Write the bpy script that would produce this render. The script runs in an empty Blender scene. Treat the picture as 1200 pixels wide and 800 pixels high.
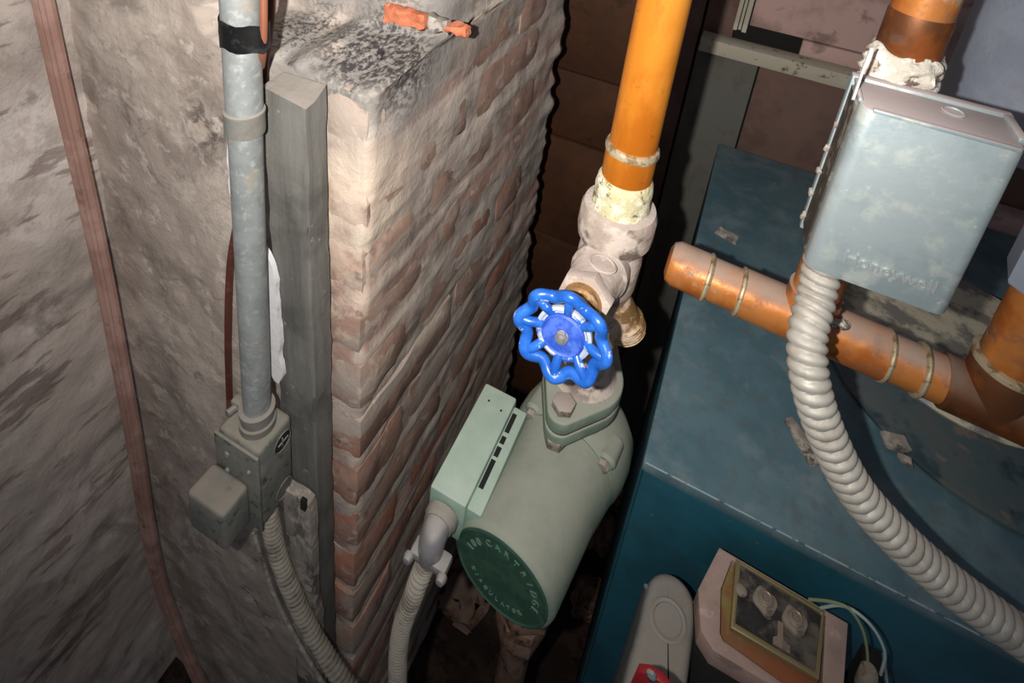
import bpy, bmesh, math, random
from mathutils import Vector, Matrix, noise
from math import sin, cos, pi, radians, sqrt

random.seed(7)
S = bpy.context.scene
COL = S.collection

# ------------------------------------------------------------------ camera, world, flash, exposure
CAM = Vector((0, 0, 1.45))
FPX = 713.2                                   # focal length in pixels of the 1200 px wide frame
ROT = Matrix(((0.9052641283448434, -0.2418942089386414, 0.349262150273974),
              (0.4104104983724478, 0.28540952001410225, -0.8660858090922624),
              (0.10981839899456777, 0.9273772681963197, 0.3576469232008032)))
cd = bpy.data.cameras.new('camera')
cam = bpy.data.objects.new('camera', cd)
COL.objects.link(cam)
cam.matrix_world = Matrix.Translation(CAM) @ ROT.to_4x4()
cd.sensor_width = 36
cd.lens = FPX / 1200 * 36
cd.shift_y = -400 / 1200                      # the photo is the lower half of a tall frame
cd.clip_start = 0.01
S.camera = cam

w = bpy.data.worlds.new('world')
S.world = w
w.use_nodes = True
w.node_tree.nodes['Background'].inputs[0].default_value = (0.80, 0.86, 1.0, 1)
w.node_tree.nodes['Background'].inputs[1].default_value = 0.12

ld = bpy.data.lights.new('phone_flash', 'SPOT')
ld.energy = 24.0
ld.spot_size = radians(120)
ld.spot_blend = 1.0
ld.shadow_soft_size = 0.004
ld.color = (1.0, 0.95, 0.88)
lo = bpy.data.objects.new('phone_flash', ld)
COL.objects.link(lo)
lo.matrix_world = Matrix.Translation(CAM + ROT @ Vector((-0.040, 0.004, 0.0))) @ (ROT @ Matrix.Rotation(radians(-3), 3, 'X')).to_4x4()

S.view_settings.view_transform = 'Standard'
S.view_settings.look = 'None'
S.view_settings.exposure = 0.0
S.view_settings.gamma = 1.0
S.view_settings.use_curve_mapping = False

# ------------------------------------------------------------------ helpers
def at(px, py, Y=None, X=None, Z=None):
    d = ROT @ Vector(((px - 600) / FPX, -py / FPX, -1.0))
    if Y is not None: k = Y / d.y
    elif X is not None: k = X / d.x
    else: k = (Z - CAM.z) / d.z
    return CAM + d * k

WORLD = {}

def tag(o, label=None, cat=None, group=None, kind=None):
    if label: o['label'] = label
    if cat: o['category'] = cat
    if group: o['group'] = group
    if kind: o['kind'] = kind
    return o

def empty(name, loc, label=None, cat=None, group=None):
    o = bpy.data.objects.new(name, None)
    COL.objects.link(o)
    o.empty_display_size = 0.02
    o.location = loc
    WORLD[o.name] = Vector(loc)
    tag(o, label, cat, group)
    return o

def put(name, bm, mat, parent=None, angle=35, label=None):
    lo_ = Vector((1e9,) * 3); hi_ = Vector((-1e9,) * 3)
    for v in bm.verts:
        for i in range(3):
            lo_[i] = min(lo_[i], v.co[i]); hi_[i] = max(hi_[i], v.co[i])
    c = (lo_ + hi_) / 2
    c.z = lo_.z
    for v in bm.verts: v.co -= c
    me = bpy.data.meshes.new(name)
    bm.to_mesh(me); bm.free()
    for p in me.polygons: p.use_smooth = True
    me.set_sharp_from_angle(angle=radians(angle))
    o = bpy.data.objects.new(name, me)
    COL.objects.link(o)
    me.materials.append(mat)
    WORLD[o.name] = c.copy()
    if parent is not None:
        o.parent = parent
        o.location = c - WORLD[parent.name]
    else:
        o.location = c
    if label: o['label'] = label
    return o

def share(name, src, world_loc, parent, mat=None):
    o = bpy.data.objects.new(name, src.data)
    COL.objects.link(o)
    WORLD[o.name] = Vector(world_loc)
    o.parent = parent
    o.location = Vector(world_loc) - WORLD[parent.name]
    return o

def bmn(): return bmesh.new()

def frame(o, z, x=None):
    z = Vector(z).normalized()
    if x is None: x = Vector((1, 0, 0)) if abs(z.x) < 0.9 else Vector((0, 1, 0))
    x = Vector(x)
    y = z.cross(x).normalized()
    x = y.cross(z).normalized()
    m = Matrix((x, y, z)).transposed().to_4x4()
    m.translation = Vector(o)
    return m

def box(bm, lo_, hi_, bev=0.0, seg=2, M=None):
    t = bmesh.new()
    bmesh.ops.create_cube(t, size=1)
    for v in t.verts:
        v.co = Vector([(a + b) / 2 + c * (b - a) for a, b, c in zip(lo_, hi_, v.co)])
    if bev > 0:
        bmesh.ops.bevel(t, geom=list(t.edges), offset=bev, segments=seg, profile=0.5, affect='EDGES')
    if M is not None: bmesh.ops.transform(t, matrix=M, verts=t.verts)
    merge(bm, t)

def merge(bm, t):
    me = bpy.data.meshes.new('tmp')
    t.to_mesh(me); t.free()
    bm.from_mesh(me)
    bpy.data.meshes.remove(me)

def prism(bm, pts, z0, z1, M=None, bev=0, seg=2):
    t = bmesh.new()
    vs = [t.verts.new((p[0], p[1], z0)) for p in pts]
    f = t.faces.new(vs)
    r = bmesh.ops.extrude_face_region(t, geom=[f])
    for e in r['geom']:
        if isinstance(e, bmesh.types.BMVert): e.co.z = z1
    bmesh.ops.recalc_face_normals(t, faces=t.faces)
    if bev > 0:
        hor = [e for e in t.edges if abs(e.verts[0].co.z - e.verts[1].co.z) < 1e-7]
        bmesh.ops.bevel(t, geom=hor, offset=bev, segments=seg, profile=0.5, affect='EDGES')
    if M is not None: bmesh.ops.transform(t, matrix=M, verts=t.verts)
    merge(bm, t)

def ring_surface(bm, rings, closed_u=True, cap0=True, cap1=True):
    vr = [[bm.verts.new(p) for p in r] for r in rings]
    n = len(rings[0])
    for a, b in zip(vr[:-1], vr[1:]):
        for i in range(n if closed_u else n - 1):
            j = (i + 1) % n
            bm.faces.new((a[i], a[j], b[j], b[i]))
    if cap0: bm.faces.new(list(reversed(vr[0])))
    if cap1: bm.faces.new(vr[-1])

def lathe(bm, prof, M, n=32, rf=None):
    """prof: list of (radius, height) along M's z"""
    t = bmesh.new()
    rings = []
    for k, (r, h) in enumerate(prof):
        ring = []
        for i in range(n):
            a = 2 * pi * i / n
            rr = max(r, 1e-5)
            if rf: rr *= rf(a, h)
            ring.append(M @ Vector((rr * cos(a), rr * sin(a), h)))
        rings.append(ring)
    ring_surface(t, rings)
    bmesh.ops.recalc_face_normals(t, faces=t.faces)
    merge(bm, t)

def hexp(r, rot=0, n=6):
    return [(r * cos(rot + 2 * pi * i / n), r * sin(rot + 2 * pi * i / n)) for i in range(n)]

def catmull(pts, step):
    P = [Vector(p) for p in pts]
    P = [P[0] * 2 - P[1]] + P + [P[-1] * 2 - P[-2]]
    out = []
    for i in range(1, len(P) - 2):
        a, b, c, d = P[i - 1:i + 3]
        n = max(2, int((c - b).length / step))
        for k in range(n):
            t = k / n
            out.append(0.5 * ((2 * b) + (c - a) * t + (2 * a - 5 * b + 4 * c - d) * t * t + (3 * b - a - 3 * c + d) * t ** 3))
    out.append(P[-2])
    return out

def resample(pts, step):
    L = [0]
    for a, b in zip(pts[:-1], pts[1:]): L.append(L[-1] + (b - a).length)
    n = max(2, int(L[-1] / step)); out = []; j = 0
    for k in range(n + 1):
        s = L[-1] * k / n
        while j < len(L) - 2 and L[j + 1] < s: j += 1
        t = (s - L[j]) / max(1e-9, L[j + 1] - L[j])
        out.append(pts[j].lerp(pts[j + 1], min(1, max(0, t))))
    return out, L[-1] / n

def tube(bm, pts, r, n=14, step=None, fn=None, smooth=True, up=None):
    """fn(s, theta) -> radius; s is arc length"""
    P = catmull(pts, (step or 0.004)) if smooth else [Vector(p) for p in pts]
    if step: P, st = resample(P, step)
    t = bmesh.new(); rings = []
    T0 = (P[1] - P[0]).normalized()
    u = Vector(up) if up else (Vector((0, 0, 1)) if abs(T0.z) < 0.9 else Vector((1, 0, 0)))
    u = (u - T0 * u.dot(T0)).normalized()
    s = 0
    for i, p in enumerate(P):
        T = (P[min(i + 1, len(P) - 1)] - P[max(i - 1, 0)]).normalized()
        u = (u - T * u.dot(T)).normalized()
        v = T.cross(u)
        if i: s += (P[i] - P[i - 1]).length
        rr = []
        for k in range(n):
            a = 2 * pi * k / n
            q = fn(s, a) if fn else r
            rr.append(p + (u * cos(a) + v * sin(a)) * q)
        rings.append(rr)
    ring_surface(t, rings)
    bmesh.ops.recalc_face_normals(t, faces=t.faces)
    merge(bm, t)

def flex(bm, pts, r, pitch, amp, n=22):
    def fn(s, a):
        ph = (s / pitch + a / (2 * pi)) % 1.0
        return r - amp + amp * abs(sin(pi * ph)) ** 0.55
    tube(bm, pts, r, n=n, step=pitch / 8, fn=fn)

def fbm(p, s, oct=4):
    return noise.fractal(Vector(p) * s, 1.0, 2.0, oct, noise_basis='PERLIN_ORIGINAL')

def rough_box(dx, dy, dz, seg, rnd, amp, seed, fs=60):
    """worn block with rounded, uneven arrises, centred on the origin"""
    t = bmesh.new()
    nx, ny, nz = seg
    bmesh.ops.create_cube(t, size=1)
    for ax, n_ in enumerate((nx, ny, nz)):
        for k in range(1, n_):
            co = Vector((0, 0, 0)); co[ax] = -0.5 + k / n_
            no = Vector((0, 0, 0)); no[ax] = 1
            bmesh.ops.bisect_plane(t, geom=list(t.verts) + list(t.edges) + list(t.faces), plane_co=co, plane_no=no)
    h = Vector((dx / 2, dy / 2, dz / 2))
    off = Vector((seed * 3.7, seed * 1.3, seed * 9.1))
    for v in t.verts:
        p = Vector((v.co.x * dx, v.co.y * dy, v.co.z * dz))
        q = Vector([max(-(h[i] - rnd), min(h[i] - rnd, p[i])) for i in range(3)])
        d = p - q
        if d.length > 1e-9:
            m = max(abs(c) for c in d)
            p = q + d.normalized() * m if m > 0 else p
        nn = noise.noise_vector((p + off) * fs) * amp + noise.noise_vector((p + off) * fs * 0.3) * amp * 1.2
        v.co = p + nn
    return t

def text_mesh(bm, txt, size, M, ext=0.0006):
    cu = bpy.data.curves.new('t', 'FONT')
    cu.body = txt; cu.size = size; cu.extrude = ext; cu.align_x = 'CENTER'; cu.align_y = 'CENTER'; cu.resolution_u = 3
    o = bpy.data.objects.new('t', cu); COL.objects.link(o)
    bpy.context.view_layer.update()
    dg = bpy.context.evaluated_depsgraph_get()
    me = bpy.data.meshes.new_from_object(o.evaluated_get(dg))
    t = bmesh.new(); t.from_mesh(me)
    bmesh.ops.transform(t, matrix=M, verts=t.verts)
    merge(bm, t)
    bpy.data.objects.remove(o); bpy.data.curves.remove(cu); bpy.data.meshes.remove(me)

# ------------------------------------------------------------------ materials
def lin(h):
    h = h.lstrip('#'); c = [int(h[i:i + 2], 16) / 255 for i in (0, 2, 4)]
    return tuple((x / 12.92 if x < 0.04045 else ((x + 0.055) / 1.055) ** 2.4) for x in c) + (1,)

def mat(name, base, rough=0.7, metal=0.0, layers=(), bump=None, dust=None, world=False, spec=0.5):
    m = bpy.data.materials.new(name); m.use_nodes = True
    nt = m.node_tree; N = nt.nodes; L = nt.links
    b = N['Principled BSDF']
    b.inputs['Metallic'].default_value = metal
    b.inputs['Specular IOR Level'].default_value = spec
    if world: co = N.new('ShaderNodeNewGeometry').outputs['Position']
    else: co = N.new('ShaderNodeTexCoord').outputs['Object']
    def maprange(src, lo_, hi_, a=0, c=1):
        r = N.new('ShaderNodeMapRange'); r.interpolation_type = 'SMOOTHSTEP'
        r.inputs[1].default_value = lo_; r.inputs[2].default_value = hi_
        r.inputs[3].default_value = a; r.inputs[4].default_value = c
        L.new(src, r.inputs[0]); return r.outputs[0]
    def mul(a, c):
        r = N.new('ShaderNodeMath'); r.operation = 'MULTIPLY'
        L.new(a, r.inputs[0])
        if isinstance(c, float): r.inputs[1].default_value = c
        else: L.new(c, r.inputs[1])
        return r.outputs[0]
    def nz(scale, detail=6, dist=0.0, stretch=None, rot=None, off=None):
        src = co
        if stretch or rot or off:
            mp = N.new('ShaderNodeMapping'); L.new(src, mp.inputs[0])
            if stretch: mp.inputs['Scale'].default_value = stretch
            if rot: mp.inputs['Rotation'].default_value = rot
            if off: mp.inputs['Location'].default_value = off
            src = mp.outputs[0]
        t = N.new('ShaderNodeTexNoise'); L.new(src, t.inputs['Vector'])
        t.inputs['Scale'].default_value = scale; t.inputs['Detail'].default_value = detail
        t.inputs['Roughness'].default_value = 0.62; t.inputs['Distortion'].default_value = dist
        return t.outputs['Fac']
    rgb = N.new('ShaderNodeRGB'); rgb.outputs[0].default_value = lin(base); cur = rgb.outputs[0]
    rv = N.new('ShaderNodeValue'); rv.outputs[0].default_value = rough; cr = rv.outputs[0]
    cm = None
    if metal > 0 and (dust or any('metal' in l for l in layers)):
        mv = N.new('ShaderNodeValue'); mv.outputs[0].default_value = metal; cm = mv.outputs[0]
    for i, l in enumerate(layers):
        f = maprange(nz(l.get('scale', 10), l.get('detail', 6), l.get('dist', 0), l.get('stretch'), l.get('rot'), (i * 3.1, i * 1.7, i * 2.3)),
                     l.get('lo', 0.45), l.get('hi', 0.6), 0, l.get('amt', 1.0))
        for c, r0, r1 in l.get('patch', ()):
            vm = N.new('ShaderNodeVectorMath'); vm.operation = 'DISTANCE'
            L.new(co, vm.inputs[0]); vm.inputs[1].default_value = c
            f = mul(f, maprange(vm.outputs['Value'], r0, r1, 1, 0))
        if 'zmask' in l:
            sx = N.new('ShaderNodeSeparateXYZ'); L.new(co, sx.inputs[0])
            f = mul(f, maprange(sx.outputs[l['zmask'][2]], l['zmask'][0], l['zmask'][1], 0, 1))
        if 'joint' in l:
            z0_, per, hw_ = l['joint']
            sx = N.new('ShaderNodeSeparateXYZ'); L.new(co, sx.inputs[0])
            wig = N.new('ShaderNodeMath'); wig.operation = 'MULTIPLY_ADD'; L.new(nz(18, 3), wig.inputs[0]); wig.inputs[1].default_value = 0.014; L.new(sx.outputs[2], wig.inputs[2])
            pp_ = N.new('ShaderNodeMath'); pp_.operation = 'PINGPONG'; sub = N.new('ShaderNodeMath'); sub.operation = 'SUBTRACT'
            L.new(wig.outputs[0], sub.inputs[0]); sub.inputs[1].default_value = z0_ + 0.007; L.new(sub.outputs[0], pp_.inputs[0]); pp_.inputs[1].default_value = per / 2
            f = mul(f, maprange(pp_.outputs[0], hw_ * 0.5, hw_ * 1.4, 1, 0))
        mx = N.new('ShaderNodeMix'); mx.data_type = 'RGBA'
        L.new(f, mx.inputs[0]); L.new(cur, mx.inputs[6]); mx.inputs[7].default_value = lin(l['color'])
        cur = mx.outputs[2]
        if 'rough' in l:
            r = N.new('ShaderNodeMix'); L.new(f, r.inputs[0]); L.new(cr, r.inputs[2]); r.inputs[3].default_value = l['rough']; cr = r.outputs[0]
        if 'metal' in l and cm is not None:
            r = N.new('ShaderNodeMix'); L.new(f, r.inputs[0]); L.new(cm, r.inputs[2]); r.inputs[3].default_value = l['metal']; cm = r.outputs[0]
    if dust:
        g = N.new('ShaderNodeNewGeometry'); sx = N.new('ShaderNodeSeparateXYZ'); L.new(g.outputs['Normal'], sx.inputs[0])
        f = mul(maprange(sx.outputs[2], dust.get('n0', 0.1), dust.get('n1', 0.95)), maprange(nz(dust.get('scale', 30), 8), dust.get('lo', 0.25), dust.get('hi', 0.65), dust.get('min', 0.35), dust.get('amt', 0.9)))
        mx = N.new('ShaderNodeMix'); mx.data_type = 'RGBA'
        L.new(f, mx.inputs[0]); L.new(cur, mx.inputs[6]); mx.inputs[7].default_value = lin(dust['color']); cur = mx.outputs[2]
        r = N.new('ShaderNodeMix'); L.new(f, r.inputs[0]); L.new(cr, r.inputs[2]); r.inputs[3].default_value = 0.95; cr = r.outputs[0]
        if cm is not None:
            r = N.new('ShaderNodeMix'); L.new(f, r.inputs[0]); L.new(cm, r.inputs[2]); r.inputs[3].default_value = 0.0; cm = r.outputs[0]
    L.new(cur, b.inputs['Base Color']); L.new(cr, b.inputs['Roughness'])
    if cm is not None: L.new(cm, b.inputs['Metallic'])
    if bump:
        prev = None
        for sc, st, stretch in bump:
            bp = N.new('ShaderNodeBump'); bp.inputs['Strength'].default_value = 1.0
            bp.inputs['Distance'].default_value = st
            L.new(nz(sc, 8, 0.3, stretch), bp.inputs['Height'])
            if prev: L.new(prev, bp.inputs['Normal'])
            prev = bp.outputs[0]
        L.new(prev, b.inputs['Normal'])
    return m

PATCH_LEDGE = Vector((-0.262, 0.400, 1.215))
def plaster(name, base, lights, darks, extra=(), bump=0.004):
    ly = [dict(color=lights, scale=7, lo=0.45, hi=0.6, dist=0.8, amt=0.8),
          dict(color=darks, scale=11, lo=0.5, hi=0.66, dist=1.2, amt=0.7),
          dict(color='#4f4643', scale=26, lo=0.6, hi=0.74, dist=1.0, amt=0.6),
          dict(color='#b5a69c', scale=55, lo=0.58, hi=0.7, amt=0.6)]
    return mat(name, base, 0.95, layers=ly + list(extra), bump=[(14, bump, None), (70, bump * 0.4, None), (260, bump * 0.12, None)], world=True, spec=0.15)

M_wall_left = plaster('old_plaster_grey', '#b3a8a1', '#cbc1ba', '#877c76', [
    dict(color='#ddd4cf', scale=14, lo=0.36, hi=0.44, amt=0.85, patch=[(at(35, 170, X=-0.606), 0.035, 0.085)]),
    dict(color='#d6ccc6', scale=14, lo=0.40, hi=0.48, amt=0.7, patch=[(at(25, 260, X=-0.606), 0.03, 0.07)]),
    dict(color='#bdb0a8', scale=9, lo=0.5, hi=0.54, amt=0.6, dist=0.4),
    dict(color='#6b5550', scale=16, lo=0.56, hi=0.62, amt=0.6, stretch=(1, 0.5, 2.2))], 0.004)
M_chim = plaster('chimney_plaster', '#b3a69d', '#cdc1b7', '#8d827b', [
    dict(color='#a8776a', scale=9, lo=0.46, hi=0.6, amt=0.55, stretch=(1, 0.35, 1.5), zmask=(-0.31, -0.27, 0)),
    dict(color='#d5cac0', scale=30, lo=0.55, hi=0.63, amt=0.7, stretch=(1, 0.2, 1.2)),
    dict(color='#6f6560', scale=10, lo=0.52, hi=0.62, amt=0.6, stretch=(1, 0.3, 1.3), zmask=(-0.26, -0.25, 0)),
    dict(color='#cdbfb2', scale=14, lo=0.3, hi=0.5, amt=0.75, joint=(1.1335, 0.0735, 0.008), zmask=(-0.262, -0.252, 0)),
    dict(color='#ddcbb8', scale=18, lo=0.3, hi=0.55, amt=0.9, patch=[((-0.255, 0.335, 1.10), 0.03, 0.10)]),
    dict(color='#d9c3b2', scale=18, lo=0.38, hi=0.55, amt=0.8, patch=[((-0.258, 0.335, 0.99), 0.03, 0.07)]),
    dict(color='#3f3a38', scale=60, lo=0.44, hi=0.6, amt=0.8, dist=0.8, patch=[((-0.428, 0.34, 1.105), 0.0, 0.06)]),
    dict(color='#8c8a88', scale=10, lo=0.3, hi=0.5, amt=0.8, patch=[((-0.29, 0.41, 1.22), 0.07, 0.14)]),
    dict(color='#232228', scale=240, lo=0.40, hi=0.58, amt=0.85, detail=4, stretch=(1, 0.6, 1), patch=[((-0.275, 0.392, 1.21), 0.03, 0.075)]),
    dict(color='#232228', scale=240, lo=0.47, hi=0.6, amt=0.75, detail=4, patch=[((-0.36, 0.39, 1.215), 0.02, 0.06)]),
    ], 0.0035)
M_brick = mat('worn_brick', '#a58779', 0.95, world=True, spec=0.15, layers=[
    dict(color='#b3745e', scale=8, lo=0.5, hi=0.64, amt=0.7, stretch=(1, 0.5, 1)),
    dict(color='#b96f56', scale=30, lo=0.5, hi=0.62, amt=0.8, patch=[((-0.246, 0.355, 1.145), 0.01, 0.035), ((-0.244, 0.43, 1.01), 0.02, 0.06)]),
    dict(color='#7d6760', scale=14, lo=0.48, hi=0.62, amt=0.7, dist=1),
    dict(color='#aea298', scale=9, lo=0.46, hi=0.60, amt=0.88, dist=0.8, stretch=(1, 0.35, 1.0)),
    dict(color='#c9b7a8', scale=34, lo=0.57, hi=0.66, amt=0.7, dist=0.6),
    dict(color='#d9c5b4', scale=20, lo=0.36, hi=0.55, amt=0.85, patch=[((-0.255, 0.335, 1.08), 0.03, 0.11)]),
    dict(color='#5a4b47', scale=40, lo=0.6, hi=0.72, amt=0.6)],
    bump=[(25, 0.0018, (1, 0.3, 1)), (120, 0.0008, None)])
M_brick_orange = mat('fresh_brick', '#c27556', 0.95, layers=[dict(color='#bb6040', scale=60, lo=0.5, hi=0.6), dict(color='#cfae96', scale=40, lo=0.58, hi=0.66)], bump=[(120, 0.002, None)])
M_board = mat('weathered_grey_board', '#565552', 0.9, layers=[
    dict(color='#6e6d69', scale=30, lo=0.4, hi=0.62, stretch=(1, 1, 0.12)),
    dict(color='#413f3d', scale=12, lo=0.5, hi=0.65, amt=0.6),
    dict(color='#98938b', scale=90, lo=0.64, hi=0.7, amt=0.7)], bump=[(60, 0.0015, (1, 1, 0.1)), (200, 0.0004, None)],
    dust=dict(color='#8f8881', n0=0.4, n1=0.9))
M_offcut = mat('pale_worn_wood', '#918a82', 0.95, layers=[dict(color='#5e5853', scale=40, lo=0.5, hi=0.62, stretch=(1, 1, 0.3)), dict(color='#a9a199', scale=90, lo=0.5, hi=0.6)], bump=[(80, 0.0015, None)])
M_white = mat('chalky_white_paint', '#d8d8dc', 0.9, layers=[dict(color='#a8a5a6', scale=60, lo=0.58, hi=0.7)], bump=[(80, 0.001, None)])
M_emt = mat('galvanised_conduit', '#9ea3a4', 0.45, 0.35, layers=[
    dict(color='#8b9091', scale=60, lo=0.4, hi=0.62, rough=0.6),
    dict(color='#adb1b0', scale=140, lo=0.5, hi=0.7, rough=0.6),
    dict(color='#8b8172', scale=22, lo=0.58, hi=0.7, rough=0.9, metal=0.0, amt=0.7)], bump=[(150, 0.0002, None)])
M_emt_dull = mat('dusty_galvanised_steel', '#8a8b87', 0.65, 0.45, layers=[dict(color='#6f6b64', scale=70, lo=0.45, hi=0.62, rough=0.9, metal=0.0)], bump=[(150, 0.0004, None)], dust=dict(color='#938a80'))
M_jbox = mat('dusty_junction_steel', '#6f736e', 0.6, 0.15, layers=[dict(color='#75726b', scale=40, lo=0.42, hi=0.62, rough=0.9, metal=0), dict(color='#474a47', scale=90, lo=0.55, hi=0.68)], bump=[(160, 0.0003, None)], dust=dict(color='#918a7f', n0=0.3))
M_tape = mat('black_tape', '#0c0c0d', 0.45, layers=[dict(color='#26262a', scale=90, lo=0.55, hi=0.7)])
M_brownwire = mat('brown_cable_jacket', '#5a3128', 0.55, layers=[dict(color='#7a5146', scale=60, lo=0.5, hi=0.7)])
M_copperwire = mat('copper_wire', '#96604a', 0.5, 0.3)
M_hose = mat('ribbed_brown_hose', '#98766c', 0.8, layers=[dict(color='#ad8c82', scale=14, lo=0.45, hi=0.6), dict(color='#7a5a52', scale=30, lo=0.55, hi=0.7)], spec=0.3)
M_flex_old = mat('dull_flexible_steel', '#a6a096', 0.7, 0.2, layers=[dict(color='#6a645b', scale=50, lo=0.45, hi=0.65)], dust=dict(color='#8b8479', min=0.2))
M_flex = mat('pale_flexible_steel', '#b4b1a9', 0.5, 0.35, layers=[dict(color='#9b968c', scale=60, lo=0.45, hi=0.65, rough=0.8)], dust=dict(color='#b0a8a0', min=0.1, amt=0.6))
M_copper = mat('lacquered_copper_pipe', '#de8a2c', 0.32, 0.45, layers=[
    dict(color='#c46e1c', scale=18, lo=0.42, hi=0.62, stretch=(1, 1, 0.4)),
    dict(color='#e39a3c', scale=10, lo=0.52, hi=0.68, stretch=(1, 1, 0.5), amt=0.7),
    dict(color='#9a5518', scale=22, lo=0.52, hi=0.68, amt=0.6, stretch=(1, 1, 0.5)), dict(color='#7c4216', scale=120, lo=0.62, hi=0.70, amt=0.6, rough=0.6)], bump=[(130, 0.0001, None)])
M_copper_old = mat('tarnished_copper', '#cf8444', 0.36, 0.45, layers=[
    dict(color='#b4662c', scale=20, lo=0.42, hi=0.6),
    dict(color='#de9650', scale=14, lo=0.52, hi=0.66),
    dict(color='#6b4c38', scale=26, lo=0.49, hi=0.64, rough=0.8, metal=0.1, amt=0.85),
    dict(color='#93806f', scale=60, lo=0.6, hi=0.7, rough=0.9, metal=0.0)], bump=[(90, 0.0003, None)],
    dust=dict(color='#a08c80', n0=0.5, n1=0.9, amt=0.95, min=0.55))
M_copper_dark = mat('burnt_copper', '#6e4428', 0.5, 0.6, layers=[
    dict(color='#a05a2c', scale=22, lo=0.46, hi=0.62, rough=0.4),
    dict(color='#4a3b32', scale=30, lo=0.5, hi=0.64, rough=0.9, metal=0.0)], bump=[(90, 0.0003, None)], dust=dict(color='#7d6a5e'))
M_solder = mat('solder_bead', '#b5a78c', 0.5, 0.4, layers=[dict(color='#8a7350', scale=120, lo=0.5, hi=0.6)], bump=[(200, 0.0006, None)])
M_dope = mat('crusty_pipe_dope', '#c3bc96', 0.95, layers=[dict(color='#e0dcc4', scale=90, lo=0.48, hi=0.58), dict(color='#7a6b50', scale=120, lo=0.56, hi=0.64), dict(color='#8f5f3a', scale=60, lo=0.6, hi=0.68)], bump=[(130, 0.002, None), (300, 0.0008, None)])
M_crust = mat('white_lime_crust', '#c9c2b6', 0.95, layers=[dict(color='#efeae0', scale=90, lo=0.48, hi=0.58), dict(color='#6b5c50', scale=80, lo=0.56, hi=0.64)], bump=[(100, 0.003, None), (300, 0.001, None)])
M_brass_old = mat('limed_cast_brass', '#a3948a', 0.85, 0.1, layers=[
    dict(color='#c2b6ac', scale=40, lo=0.44, hi=0.6), dict(color='#6c5d55', scale=48, lo=0.54, hi=0.66),
    dict(color='#a9825c', scale=22, lo=0.58, hi=0.7, rough=0.5, amt=0.7)], bump=[(90, 0.0008, None), (260, 0.0004, None)], dust=dict(color='#b5a9a4', n0=0.2))
M_brass = mat('brass_thread', '#b08a5c', 0.45, 0.7, layers=[dict(color='#8a6a48', scale=90, lo=0.5, hi=0.62, rough=0.8), dict(color='#b8a490', scale=50, lo=0.52, hi=0.64, metal=0.0, rough=0.9)], bump=[(160, 0.0003, None)])
M_blue = mat('blue_enamel', '#1b54ad', 0.3, layers=[dict(color='#2a66c2', scale=60, lo=0.4, hi=0.6), dict(color='#b7c4da', scale=85, lo=0.60, hi=0.64, rough=0.7, amt=0.85)], bump=[(120, 0.0003, None)])
M_bluehub = mat('blue_name_disc', '#2b50b4', 0.5, layers=[dict(color='#4a6cc8', scale=90, lo=0.45, hi=0.6)])
M_chip = mat('worn_enamel_over_pale_cast', '#a9b4c6', 0.6, layers=[dict(color='#2a62c4', scale=80, lo=0.52, hi=0.58, rough=0.3)])
M_green = mat('dusty_green_enamel', '#5f7264', 0.6, layers=[
    dict(color='#7a877b', scale=22, lo=0.42, hi=0.62), dict(color='#4c5f52', scale=60, lo=0.56, hi=0.68, amt=0.7)], bump=[(220, 0.0003, None)],
    dust=dict(color='#8d8f84', n0=-0.1, n1=0.8, min=0.55, amt=0.95))
M_greencap = mat('green_end_plate', '#2c4a3d', 0.45, layers=[dict(color='#365646', scale=50, lo=0.45, hi=0.6), dict(color='#24443a', scale=90, lo=0.55, hi=0.66)], bump=[(200, 0.0002, None)])
M_greentext = mat('pale_green_relief', '#5d7a6a', 0.6)
M_greenbox = mat('mint_green_enamel', '#7b9688', 0.5, layers=[dict(color='#8ba396', scale=30, lo=0.42, hi=0.62)], dust=dict(color='#a5b3a8', n0=0.2, min=0.5, amt=0.85), bump=[(220, 0.0002, None)])
M_dark = mat('dark_cavity', '#131312', 0.9)
M_bolt = mat('dusty_bolt_steel', '#8b837c', 0.7, 0.35, layers=[dict(color='#6b5a50', scale=120, lo=0.5, hi=0.62)], dust=dict(color='#a39891'))
M_zinc = mat('bright_zinc_casting', '#949394', 0.35, 0.5, layers=[dict(color='#7f7b7a', scale=70, lo=0.5, hi=0.64, rough=0.7)], dust=dict(color='#96918d', n0=0.5))
M_boiler_top = mat('teal_boiler_lit_top', '#56717b', 0.5, world=True, layers=[
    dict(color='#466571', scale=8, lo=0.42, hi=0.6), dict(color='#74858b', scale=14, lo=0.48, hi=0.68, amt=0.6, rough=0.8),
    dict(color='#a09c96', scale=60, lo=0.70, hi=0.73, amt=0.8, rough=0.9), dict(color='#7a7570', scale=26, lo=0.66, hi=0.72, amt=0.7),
    dict(color='#565a5a', scale=60, lo=0.5, hi=0.66, amt=0.4)], bump=[(200, 0.0002, None)])  # jacket teal with the flash's brightness on the top mixed in, plus dust
M_boiler_front = mat('teal_boiler_shaded_front', '#1b4754', 0.45, world=True, layers=[
    dict(color='#205364', scale=9, lo=0.42, hi=0.6), dict(color='#8f9290', scale=60, lo=0.70, hi=0.73, amt=0.7), dict(color='#29424a', scale=30, lo=0.5, hi=0.7, amt=0.5)], bump=[(200, 0.0002, None)])  # same jacket in a darker copy; the front's shade is in the colour
M_edge = mat('worn_pale_edge', '#8fa0a8', 0.6, layers=[dict(color='#3e5c6a', scale=80, lo=0.5, hi=0.6)])
M_lid = mat('grey_cover_plate', '#4a5a5e', 0.6, world=True, layers=[dict(color='#545c5c', scale=12, lo=0.42, hi=0.6, dist=1), dict(color='#7b6a60', scale=26, lo=0.6, hi=0.68, amt=0.8), dict(color='#2c4048', scale=20, lo=0.54, hi=0.66)], bump=[(60, 0.0008, None)])
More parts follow.
